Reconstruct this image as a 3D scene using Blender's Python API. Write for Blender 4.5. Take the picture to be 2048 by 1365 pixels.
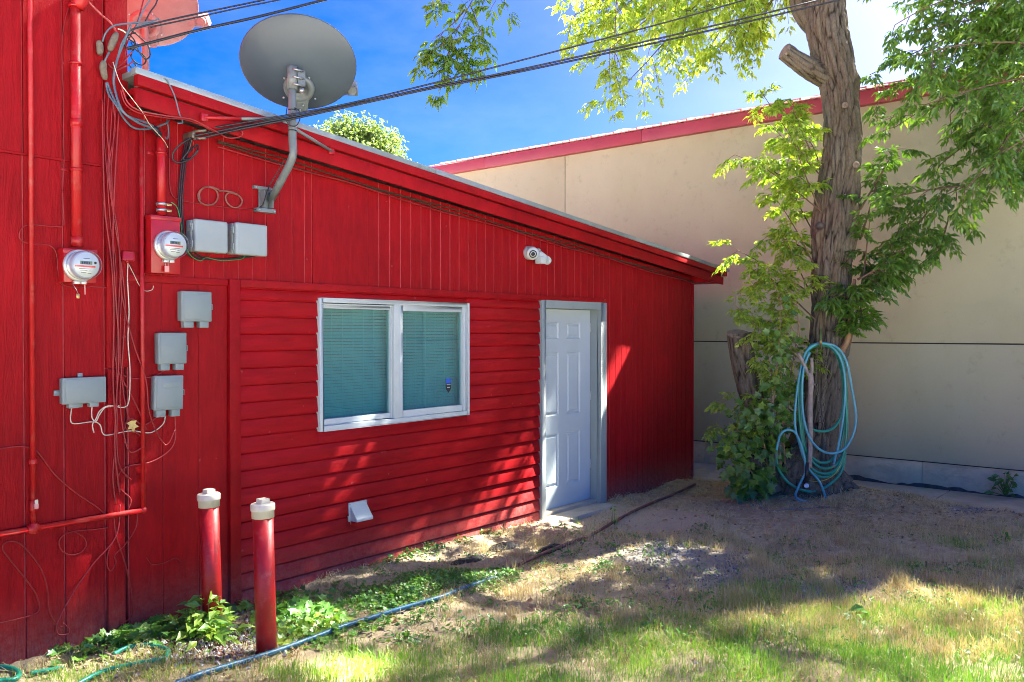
import bpy, bmesh, math, random
import numpy as np
from mathutils import Vector, Matrix, noise

R = math.radians
S = bpy.context.scene
for o in list(bpy.data.objects):
    bpy.data.objects.remove(o)
C = S.collection

# ------------------------------------------------------------------ camera
F_PX, CX, CY = 1677.0, 1024.0, 682.5
CAM = Vector((0.0, -4.8, 1.76))
YAW, PITCH = math.atan2(0.640, 0.768), R(-0.70)
cam_data = bpy.data.cameras.new('camera')
cam_data.sensor_width = 36.0
cam_data.lens = 36.0 * F_PX / 2048.0
cam_data.clip_start, cam_data.clip_end = 0.05, 2000.0
cam = bpy.data.objects.new('camera', cam_data)
C.objects.link(cam)
cam.location = CAM
cam.rotation_euler = (math.pi / 2 + PITCH, 0.0, YAW - math.pi / 2)
S.camera = cam
# ------------------------------------------------------------------ sky, sun, exposure
SUN_DIR = Vector((1.0, -0.241, 1.12)).normalized()       # towards the sun
SUN_EL = math.asin(SUN_DIR.z)
world = bpy.data.worlds.new('World'); S.world = world; world.use_nodes = True
wn, wl = world.node_tree.nodes, world.node_tree.links
bg = wn['Background']
sky = wn.new('ShaderNodeTexSky'); sky.sky_type = 'NISHITA'; sky.sun_disc = False
sky.sun_elevation = SUN_EL
sky.sun_rotation = math.atan2(SUN_DIR.x, SUN_DIR.y)
sky.altitude = 300.0; sky.air_density = 0.33; sky.dust_density = 1.5; sky.ozone_density = 3.0
hs = wn.new('ShaderNodeHueSaturation'); hs.inputs['Saturation'].default_value = 1.60; hs.inputs['Hue'].default_value = 0.522
tint = wn.new('ShaderNodeMix'); tint.data_type = 'RGBA'; tint.blend_type = 'MULTIPLY'; tint.inputs[0].default_value = 1.0
tint.inputs[7].default_value = (1.0, 0.96, 0.76, 1.0)
wl.new(sky.outputs[0], hs.inputs['Color']); wl.new(hs.outputs[0], tint.inputs[6]); 
wc = wn.new('ShaderNodeTexCoord'); wm = wn.new('ShaderNodeMapping'); wm.inputs['Scale'].default_value = (1, 1, 2.6); wl.new(wc.outputs['Generated'], wm.inputs['Vector'])
cn = wn.new('ShaderNodeTexNoise'); cn.inputs['Scale'].default_value = 3.2; cn.inputs['Detail'].default_value = 7; cn.inputs['Roughness'].default_value = 0.62; wl.new(wm.outputs[0], cn.inputs['Vector'])
cr = wn.new('ShaderNodeMapRange'); cr.inputs[1].default_value = 0.42; cr.inputs[2].default_value = 0.78; cr.inputs[3].default_value = 0.0; cr.inputs[4].default_value = 0.15; wl.new(cn.outputs['Fac'], cr.inputs[0])
cm = wn.new('ShaderNodeMix'); cm.data_type = 'RGBA'; cm.inputs[7].default_value = (1.7, 1.9, 2.2, 1); wl.new(cr.outputs[0], cm.inputs[0]); wl.new(tint.outputs[2], cm.inputs[6]); wl.new(cm.outputs[2], bg.inputs['Color'])
bg.inputs['Strength'].default_value = 0.05
sun_data = bpy.data.lights.new('sun', 'SUN'); sun_data.energy = 5.0; sun_data.angle = R(0.53)
sun_data.color = (1.0, 0.93, 0.82)
sun = bpy.data.objects.new('sun', sun_data); C.objects.link(sun)
sun.location = (20, -5, 22)
sun.rotation_euler = (-SUN_DIR).to_track_quat('-Z', 'Y').to_euler()
S.view_settings.view_transform = 'Standard'; S.view_settings.look = 'None'
S.view_settings.gamma = 1.0; S.view_settings.use_curve_mapping = False
S.view_settings.exposure = 3.95
S.render.engine = 'CYCLES'
S.cycles.max_bounces = 8; S.cycles.diffuse_bounces = 4; S.cycles.transparent_max_bounces = 12
S.cycles.use_denoising = True; S.cycles.filter_width = 0.95

# ------------------------------------------------------------------ photo point -> place
_fw = Vector((math.cos(YAW) * math.cos(PITCH), math.sin(YAW) * math.cos(PITCH), math.sin(PITCH)))
_rt = Vector((math.sin(YAW), -math.cos(YAW), 0.0))
_up = _rt.cross(_fw)
def ray(px, py):
    return _fw + _rt * ((px - CX) / F_PX) + _up * ((CY - py) / F_PX)
def on_y(px, py, y=0.0):
    d = ray(px, py); return CAM + d * ((y - CAM.y) / d.y)
def on_x(px, py, x):
    d = ray(px, py); return CAM + d * ((x - CAM.x) / d.x)
def on_z(px, py, z=0.0):
    d = ray(px, py); return CAM + d * ((z - CAM.z) / d.z)
def at(px, py, depth):
    return CAM + ray(px, py) * depth
def project(P):
    """world points (N,3) -> photo pixels"""
    Q = np.asarray(P) - np.array(CAM)
    f = Q @ np.array(_fw); r = Q @ np.array(_rt); u = Q @ np.array(_up)
    f = np.where(f < 0.05, 0.05, f)
    return CX + F_PX * r / f, CY - F_PX * u / f

# ------------------------------------------------------------------ material helpers
MATS = {}
def nmat(name):
    m = bpy.data.materials.new(name); m.use_nodes = True
    MATS[name] = m
    nt = m.node_tree
    return m, nt.nodes, nt.links, nt.nodes['Principled BSDF']
def coords(n, l, scale=(1, 1, 1), kind='Object', rot=(0, 0, 0)):
    if kind == 'World':
        tc = n.new('ShaderNodeNewGeometry'); out = tc.outputs['Position']
    else:
        tc = n.new('ShaderNodeTexCoord'); out = tc.outputs[kind]
    mp = n.new('ShaderNodeMapping'); mp.inputs['Scale'].default_value = scale; mp.inputs['Rotation'].default_value = rot
    l.new(out, mp.inputs['Vector'])
    return mp.outputs[0]
def tex_noise(n, l, vec, scale, detail=5, rough=0.6, dist=0.0):
    t = n.new('ShaderNodeTexNoise'); t.inputs['Scale'].default_value = scale; t.inputs['Detail'].default_value = detail
    t.inputs['Roughness'].default_value = rough; t.inputs['Distortion'].default_value = dist
    l.new(vec, t.inputs['Vector']); return t.outputs['Fac']
def ramp(n, l, fac, stops):
    r = n.new('ShaderNodeValToRGB'); e = r.color_ramp.elements
    while len(e) < len(stops): e.new(0.5)
    for i, (p, c) in enumerate(stops):
        e[i].position = p; e[i].color = (c[0], c[1], c[2], 1) if hasattr(c, '__len__') else (c, c, c, 1)
    l.new(fac, r.inputs['Fac']); return r.outputs['Color']
def mix(n, l, fac, a, b, mode='MIX'):
    m = n.new('ShaderNodeMix'); m.data_type = 'RGBA'; m.blend_type = mode
    for sock, v in ((0, fac), (6, a), (7, b)):
        if hasattr(v, 'is_linked') or hasattr(v, 'links'): l.new(v, m.inputs[sock])
        elif sock == 0: m.inputs[0].default_value = v
        else: m.inputs[sock].default_value = (v[0], v[1], v[2], 1)
    return m.outputs[2]
def bump(n, l, height, strength, dist, bsdf, prev=None):
    b = n.new('ShaderNodeBump'); b.inputs['Strength'].default_value = strength; b.inputs['Distance'].default_value = dist
    l.new(height, b.inputs['Height'])
    if prev is not None: l.new(prev, b.inputs['Normal'])
    l.new(b.outputs[0], bsdf.inputs['Normal']); return b.outputs[0]
def simple(name, col, rough=0.5, metal=0.0, var=0.12, scale=8.0, bmp=0.0, bscale=60.0, spec=0.5, dirt=None, dirt_amt=0.3):
    m, n, l, b = nmat(name)
    v = coords(n, l, kind='World')
    f = tex_noise(n, l, v, scale, 6, 0.65)
    lo = [max(0, c * (1 - var)) for c in col]; hi = [min(1, c * (1 + var)) for c in col]
    colr = ramp(n, l, f, [(0.3, lo), (0.7, hi)])
    if dirt is not None:
        g = tex_noise(n, l, v, scale * 2.7, 8, 0.75)
        gm = ramp(n, l, g, [(0.52, 0.0), (0.72, dirt_amt)])
        colr = mix(n, l, gm, colr, dirt)
    l.new(colr, b.inputs['Base Color'])
    b.inputs['Roughness'].default_value = rough; b.inputs['Metallic'].default_value = metal
    b.inputs['Specular IOR Level'].default_value = spec
    if bmp > 0:
        h = tex_noise(n, l, v, bscale, 4, 0.6); bump(n, l, h, bmp, 0.004, b)
    return m

RED = (0.31, 0.0040, 0.0075)
def red_wood(name, grain=(1, 1, 1), gscale=30.0, strength=0.6, base=RED, rough=0.5, knots=False, dust=0.25):
    m, n, l, b = nmat(name)
    w = coords(n, l, kind='World')
    big = tex_noise(n, l, w, 1.3, 5, 0.6)
    c1 = ramp(n, l, big, [(0.25, [base[0] * 0.70, base[1] * 0.8, base[2] * 0.9]), (0.75, [base[0] * 1.22, base[1] * 1.5, base[2] * 1.4])])
    g = coords(n, l, grain, 'World')
    gr = tex_noise(n, l, g, gscale, 7, 0.7, 0.6)
    c2 = mix(n, l, ramp(n, l, gr, [(0.35, 0.5), (0.65, 0.0)]), c1, [c * 0.5 for c in base])
    fine = tex_noise(n, l, w, 55.0, 6, 0.75)
    c3 = mix(n, l, ramp(n, l, fine, [(0.60, 0.0), (0.8, 0.25)]), c2, (0.44, 0.04, 0.04))
    # rain-splashed dust at the foot of the boards
    sep = n.new('ShaderNodeSeparateXYZ'); l.new(w, sep.inputs[0])
    mr = n.new('ShaderNodeMapRange'); mr.inputs[1].default_value = 0.0; mr.inputs[2].default_value = 0.42
    mr.inputs[3].default_value = 1.0; mr.inputs[4].default_value = 0.0; l.new(sep.outputs[2], mr.inputs[0])
    pw = n.new('ShaderNodeMath'); pw.operation = 'POWER'; l.new(mr.outputs[0], pw.inputs[0]); pw.inputs[1].default_value = 1.8
    mu = n.new('ShaderNodeMath'); mu.operation = 'MULTIPLY'; l.new(pw.outputs[0], mu.inputs[0])
    sp = tex_noise(n, l, w, 24.0, 7, 0.8)
    l.new(ramp(n, l, sp, [(0.35, 0.1), (0.7, dust * 2.2)]), mu.inputs[1])
    c4 = mix(n, l, mu.outputs[0], c3, (0.42, 0.26, 0.22))
    # pale chips
    chip = tex_noise(n, l, w, 17.0, 3, 0.5)
    c5 = mix(n, l, ramp(n, l, chip, [(0.725, 0.0), (0.75, 0.45)]), c4, (0.44, 0.12, 0.11))
    l.new(c5, b.inputs['Base Color'])
    b.inputs['Roughness'].default_value = rough
    b.inputs['Specular IOR Level'].default_value = 0.12
    n1 = bump(n, l, gr, strength, 0.012 if strength > 0.9 else 0.007, b)
    bump(n, l, fine, 0.4, 0.003, b, n1)
    return m
red_wood('red_vertical', grain=(1, 1, 0.16), gscale=26, strength=0.55)
red_wood('red_rough', grain=(1, 1, 0.13), gscale=20, strength=1.0, base=(0.33, 0.0042, 0.008), rough=0.55)
red_wood('red_lap', grain=(0.1, 1, 1), gscale=34, strength=0.22, base=(0.36, 0.0040, 0.0075), rough=0.5)
red_wood('red_trim', grain=(0.3, 1, 0.3), gscale=28, strength=0.25, base=(0.31, 0.0040, 0.0075), rough=0.5)
simple('groove_backing', (0.48, 0.06, 0.065), 0.75, var=0.25, scale=20)
simple('red_metal', (0.36, 0.007, 0.011), 0.3, var=0.10, scale=9, bmp=0.05, bscale=40, dirt=(0.25, 0.02, 0.02), dirt_amt=0.5)
simple('red_pipe', (0.40, 0.006, 0.010), 0.46, var=0.14, scale=7, bmp=0.06, bscale=30, dirt=(0.36, 0.12, 0.10), dirt_amt=0.6)
simple('red_cable', (0.27, 0.010, 0.014), 0.5, var=0.3, scale=6)
simple('pink_cable', (0.30, 0.024, 0.028), 0.5, var=0.25, scale=6)
simple('blue_cable', (0.085, 0.14, 0.19), 0.45, var=0.2)
simple('black_cable', (0.014, 0.017, 0.022), 0.42, var=0.2)
simple('white_cable', (0.55, 0.50, 0.40), 0.5, var=0.2)
simple('coax_brown', (0.22, 0.075, 0.055), 0.5, var=0.3)
simple('green_cable', (0.02, 0.30, 0.10), 0.45)
simple('tape', (0.16, 0.14, 0.11), 0.8, var=0.3, scale=40, bmp=0.5, bscale=120)
simple('grey_plastic', (0.19, 0.25, 0.26), 0.42, var=0.06, scale=4, bmp=0.05, bscale=250, dirt=(0.30, 0.28, 0.25), dirt_amt=0.25)
simple('pale_plastic', (0.28, 0.345, 0.36), 0.4, var=0.05, scale=4, bmp=0.05, bscale=250, dirt=(0.40, 0.37, 0.32), dirt_amt=0.22)
simple('pvc_white', (0.60, 0.58, 0.47), 0.4, var=0.06, dirt=(0.45, 0.40, 0.30), dirt_amt=0.35)
simple('vinyl', (0.46, 0.53, 0.54), 0.38, var=0.05, scale=3, dirt=(0.45, 0.42, 0.35), dirt_amt=0.22)
simple('door_white', (0.42, 0.50, 0.53), 0.42, var=0.04, scale=3, bmp=0.04, bscale=90, dirt=(0.45, 0.43, 0.40), dirt_amt=0.18)
simple('frame_grey', (0.24, 0.29, 0.29), 0.5, var=0.07, scale=5, dirt=(0.3, 0.28, 0.25), dirt_amt=0.25)
simple('dark_gap', (0.02, 0.02, 0.022), 0.8)
simple('blind', (0.36, 0.62, 0.66), 0.5, var=0.05)
simple('steel', (0.45, 0.48, 0.50), 0.35, 0.8, var=0.12, scale=20)
simple('brass', (0.45, 0.33, 0.14), 0.35, 0.8, var=0.12, scale=20)
simple('dish_grey', (0.060, 0.088, 0.118), 0.42, var=0.08, scale=3, dirt=(0.07, 0.085, 0.10), dirt_amt=0.3)
simple('dish_rose', (0.40, 0.17, 0.17), 0.5, var=0.10, scale=4, dirt=(0.45, 0.33, 0.30), dirt_amt=0.4)
simple('mast_grey', (0.14, 0.175, 0.185), 0.38, var=0.10, scale=6, dirt=(0.3, 0.3, 0.28), dirt_amt=0.3)
simple('meter_face', (0.62, 0.68, 0.68), 0.5, var=0.05)
simple('meter_body', (0.42, 0.47, 0.55), 0.25, var=0.10, scale=12)
simple('meter_ring', (0.55, 0.57, 0.54), 0.35, 0.5, var=0.10)
simple('lcd', (0.16, 0.20, 0.06), 0.4, var=0.05)
simple('ink', (0.02, 0.02, 0.02), 0.6)
simple('meter_stripe', (0.80, 0.05, 0.02), 0.5, var=0.05)
simple('tag_pink', (0.70, 0.32, 0.30), 0.5)
simple('sticker_blue', (0.02, 0.10, 0.55), 0.4)
simple('copper_nail', (0.55, 0.22, 0.14), 0.5)
simple('roof_edge', (0.24, 0.30, 0.31), 0.42, 0.35, var=0.25, scale=2.5, dirt=(0.36, 0.24, 0.20), dirt_amt=0.6)
simple('roofing', (0.16, 0.17, 0.17), 0.85, var=0.2, scale=5, bmp=0.4, bscale=120)
simple('debris', (0.045, 0.028, 0.018), 0.95, var=0.5, scale=60, bmp=0.8, bscale=150)
simple('chain', (0.20, 0.18, 0.15), 0.5, 0.7, var=0.3, scale=30)
simple('hose_green', (0.006, 0.25, 0.165), 0.36, var=0.12, scale=6, dirt=(0.10, 0.16, 0.12), dirt_amt=0.4)
simple('hose_blue', (0.075, 0.33, 0.40), 0.42, var=0.14, scale=5, dirt=(0.20, 0.34, 0.42), dirt_amt=0.4)
simple('hose_deep_blue', (0.012, 0.12, 0.22), 0.42, var=0.25, scale=8, dirt=(0.16, 0.17, 0.15), dirt_amt=0.55)
simple('hose_maroon', (0.16, 0.050, 0.048), 0.5, var=0.3, scale=10, dirt=(0.26, 0.20, 0.16), dirt_amt=0.6)
simple('hose_yellow', (0.45, 0.36, 0.05), 0.45)
simple('stick_wood', (0.34, 0.27, 0.205), 0.8, var=0.35, scale=18, bmp=0.5, bscale=60)
simple('grey_wood', (0.27, 0.235, 0.20), 0.8, var=0.3, scale=16, bmp=0.5, bscale=70)
simple('young_bark', (0.30, 0.185, 0.10), 0.7, var=0.25, scale=14, bmp=0.3, bscale=60)
simple('stem_green', (0.10, 0.16, 0.04), 0.6, var=0.25)
simple('stem_brown', (0.13, 0.09, 0.055), 0.8, var=0.25)
simple('cut_wood', (0.21, 0.18, 0.135), 0.85, var=0.35, scale=24, bmp=0.6, bscale=50)
simple('dry_leaf_yellow', (0.52, 0.40, 0.14), 0.7, var=0.25)
simple('rag_white', (0.62, 0.66, 0.70), 0.6, var=0.15)
simple('dark_soil', (0.022, 0.022, 0.023), 0.95, var=0.5, scale=30, bmp=1.0, bscale=90)
simple('vent_metal', (0.55, 0.54, 0.52), 0.45, 0.2)

def schlick(n, l, f0):
    lw = n.new('ShaderNodeLayerWeight'); lw.inputs[0].default_value = 0.5
    p = n.new('ShaderNodeMath'); p.operation = 'POWER'; l.new(lw.outputs['Facing'], p.inputs[0]); p.inputs[1].default_value = 5.0
    q = n.new('ShaderNodeMath'); q.operation = 'MULTIPLY_ADD'; l.new(p.outputs[0], q.inputs[0]); q.inputs[1].default_value = 1 - f0; q.inputs[2].default_value = f0
    return q.outputs[0]
def glass_mat():
    m, n, l, b = nmat('glass')
    n.remove(b)
    out = [x for x in n if x.type == 'OUTPUT_MATERIAL'][0]
    tr = n.new('ShaderNodeBsdfTransparent'); tr.inputs[0].default_value = (0.60, 0.88, 0.88, 1)
    gl = n.new('ShaderNodeBsdfGlossy'); gl.inputs[0].default_value = (0.80, 0.95, 0.95, 1); gl.inputs['Roughness'].default_value = 0.015
    fr = schlick(n, l, 0.17)
    mx = n.new('ShaderNodeMixShader')
    l.new(fr, mx.inputs[0]); l.new(tr.outputs[0], mx.inputs[1]); l.new(gl.outputs[0], mx.inputs[2])
    l.new(mx.outputs[0], out.inputs[0])
glass_mat()
def clear_mat():
    m, n, l, b = nmat('clear_glass')
    n.remove(b)
    out = [x for x in n if x.type == 'OUTPUT_MATERIAL'][0]
    tr = n.new('ShaderNodeBsdfTransparent'); tr.inputs[0].default_value = (0.90, 0.94, 0.96, 1)
    gl = n.new('ShaderNodeBsdfGlossy'); gl.inputs[0].default_value = (0.95, 0.97, 1, 1); gl.inputs['Roughness'].default_value = 0.05
    fr = schlick(n, l, 0.04)
    mx = n.new('ShaderNodeMixShader')
    l.new(fr, mx.inputs[0]); l.new(tr.outputs[0], mx.inputs[1]); l.new(gl.outputs[0], mx.inputs[2])
    l.new(mx.outputs[0], out.inputs[0])
clear_mat()

def stucco_mat():
    m, n, l, b = nmat('stucco')
    w = coords(n, l, kind='World')
    big = tex_noise(n, l, w, 0.55, 6, 0.62)
    c = ramp(n, l, big, [(0.25, (0.37, 0.365, 0.245)), (0.75, (0.44, 0.435, 0.31))])
    run = tex_noise(n, l, coords(n, l, (1.2, 1.2, 0.35), 'World'), 1.3, 7, 0.7)
    c = mix(n, l, ramp(n, l, run, [(0.48, 0.0), (0.75, 0.35)]), c, (0.34, 0.33, 0.20))
    st = tex_noise(n, l, w, 5.5, 8, 0.8)
    c = mix(n, l, ramp(n, l, st, [(0.56, 0.0), (0.70, 0.5)]), c, (0.24, 0.25, 0.17))
    fine = tex_noise(n, l, w, 170, 5, 0.7)
    c = mix(n, l, ramp(n, l, fine, [(0.3, 0.25), (0.6, 0.0)]), c, (0.36, 0.325, 0.22))
    l.new(c, b.inputs['Base Color']); b.inputs['Roughness'].default_value = 0.92; b.inputs['Specular IOR Level'].default_value = 0.15
    n1 = bump(n, l, fine, 0.7, 0.006, b)
    med = tex_noise(n, l, w, 14, 4, 0.6); bump(n, l, med, 0.12, 0.02, b, n1)
stucco_mat()
def concrete_mat(name, col, stain):
    m, n, l, b = nmat(name)
    w = coords(n, l, kind='World')
    big = tex_noise(n, l, w, 2.2, 8, 0.7)
    c = ramp(n, l, big, [(0.3, [x * 0.75 for x in col]), (0.7, [x * 1.15 for x in col])])
    st = tex_noise(n, l, coords(n, l, (1, 1, 2.5), 'World'), 3.5, 8, 0.8, 0.4)
    c = mix(n, l, ramp(n, l, st, [(0.5, 0.0), (0.66, 0.75)]), c, stain)
    fine = tex_noise(n, l, w, 120, 5, 0.7)
    l.new(c, b.inputs['Base Color']); b.inputs['Roughness'].default_value = 0.9
    bump(n, l, fine, 0.4, 0.004, b)
concrete_mat('foundation', (0.64, 0.53, 0.34), (0.38, 0.33, 0.22))
concrete_mat('walk_concrete', (0.54, 0.46, 0.33), (0.40, 0.32, 0.21))
concrete_mat('step_concrete', (0.50, 0.43, 0.34), (0.38, 0.28, 0.18))
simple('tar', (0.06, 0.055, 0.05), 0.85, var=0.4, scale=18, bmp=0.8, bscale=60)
simple('metal_roof', (0.50, 0.21, 0.18), 0.45, 0.1, var=0.08, scale=2)
simple('roof_fascia', (0.30, 0.035, 0.055), 0.45, var=0.10, scale=2)

def leaf_mat(name, dark, light, young, trans=0.45):
    m, n, l, b = nmat(name)
    n.remove(b)
    out = [x for x in n if x.type == 'OUTPUT_MATERIAL'][0]
    at_ = n.new('ShaderNodeAttribute'); at_.attribute_name = 'tint'
    c = ramp(n, l, at_.outputs['Fac'], [(0.0, dark), (0.55, light), (1.0, young)])
    nz = tex_noise(n, l, coords(n, l, kind='World'), 30, 3, 0.6)
    c = mix(n, l, ramp(n, l, nz, [(0.3, 0.22), (0.7, 0.0)]), c, [x * 0.6 for x in dark])
    d = n.new('ShaderNodeBsdfDiffuse'); l.new(c, d.inputs[0])
    tcol = mix(n, l, 1.0, c, (1.35, 1.25, 0.55), 'MULTIPLY')
    t = n.new('ShaderNodeBsdfTranslucent'); l.new(tcol, t.inputs[0])
    g = n.new('ShaderNodeBsdfGlossy'); g.inputs['Roughness'].default_value = 0.42; g.inputs[0].default_value = (0.7, 0.8, 0.8, 1)
    m1 = n.new('ShaderNodeMixShader'); m1.inputs[0].default_value = trans
    l.new(d.outputs[0], m1.inputs[1]); l.new(t.outputs[0], m1.inputs[2])
    m2 = n.new('ShaderNodeMixShader'); m2.inputs[0].default_value = 0.06
    l.new(m1.outputs[0], m2.inputs[1]); l.new(g.outputs[0], m2.inputs[2])
    l.new(m2.outputs[0], out.inputs[0])
leaf_mat('leaf', (0.055, 0.15, 0.022), (0.15, 0.31, 0.035), (0.40, 0.55, 0.05), 0.5)
leaf_mat('leaf_far', (0.07, 0.13, 0.035), (0.11, 0.18, 0.045), (0.16, 0.24, 0.07), 0.4)
leaf_mat('weed_leaf', (0.07, 0.21, 0.035), (0.14, 0.36, 0.045), (0.38, 0.55, 0.06), 0.4)
leaf_mat('grass', (0.10, 0.29, 0.05), (0.26, 0.50, 0.07), (0.62, 0.62, 0.22), 0.42)
leaf_mat('straw', (0.28, 0.19, 0.09), (0.58, 0.49, 0.26), (0.78, 0.69, 0.43), 0.25)
leaf_mat('litter', (0.22, 0.12, 0.055), (0.58, 0.38, 0.18), (0.80, 0.60, 0.27), 0.2)

def bark_mat(name, lo, hi, warm):
    m, n, l, b = nmat(name)
    w = coords(n, l, (1, 1, 0.22), 'World')
    v = n.new('ShaderNodeTexVoronoi'); v.feature = 'DISTANCE_TO_EDGE'; v.inputs['Scale'].default_value = 24
    nz = tex_noise(n, l, w, 9, 6, 0.7)
    ad = n.new('ShaderNodeVectorMath'); ad.operation = 'MULTIPLY_ADD'
    l.new(w, ad.inputs[2]); ad.inputs[1].default_value = (0.05, 0.05, 0.05)
    cn = n.new('ShaderNodeTexNoise'); cn.inputs['Scale'].default_value = 12; l.new(w, cn.inputs['Vector']); l.new(cn.outputs['Color'], ad.inputs[0])
    l.new(ad.outputs[0], v.inputs['Vector'])
    at_ = n.new('ShaderNodeAttribute'); at_.attribute_name = 'ridge'
    c = ramp(n, l, at_.outputs['Fac'], [(0.15, lo), (0.42, hi), (1.0, [min(1, x * 1.35) for x in hi])])
    c = mix(n, l, ramp(n, l, nz, [(0.42, 0.0), (0.62, 0.65)]), c, warm)
    fine = tex_noise(n, l, coords(n, l, (1, 1, 0.35), 'World'), 70, 7, 0.75)
    c = mix(n, l, ramp(n, l, fine, [(0.3, 0.55), (0.6, 0.0)]), c, lo)
    l.new(c, b.inputs['Base Color']); b.inputs['Roughness'].default_value = 0.95; b.inputs['Specular IOR Level'].default_value = 0.1
    n1 = bump(n, l, v.outputs['Distance'], 0.6, 0.012, b)
    bump(n, l, fine, 0.6, 0.006, b, n1)
bark_mat('bark', (0.022, 0.019, 0.015), (0.128, 0.116, 0.092), (0.175, 0.14, 0.088))
bark_mat('bark_base', (0.05, 0.04, 0.032), (0.20, 0.155, 0.115), (0.17, 0.115, 0.075))

def gravel_mat():
    m, n, l, b = nmat('stones')
    at_ = n.new('ShaderNodeAttribute'); at_.attribute_name = 'tint'
    c = ramp(n, l, at_.outputs['Fac'], [(0.0, (0.13, 0.125, 0.115)), (0.5, (0.30, 0.29, 0.26)), (0.8, (0.42, 0.41, 0.37)), (1.0, (0.66, 0.64, 0.58))])
    l.new(c, b.inputs['Base Color']); b.inputs['Roughness'].default_value = 0.85
    m, n, l, b = nmat('red_stones')
    at_ = n.new('ShaderNodeAttribute'); at_.attribute_name = 'tint'
    c = ramp(n, l, at_.outputs['Fac'], [(0.0, (0.09, 0.03, 0.022)), (0.4, (0.20, 0.08, 0.055)), (0.6, (0.25, 0.25, 0.27)), (1.0, (0.55, 0.55, 0.56))])
    l.new(c, b.inputs['Base Color']); b.inputs['Roughness'].default_value = 0.85
gravel_mat()

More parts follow.
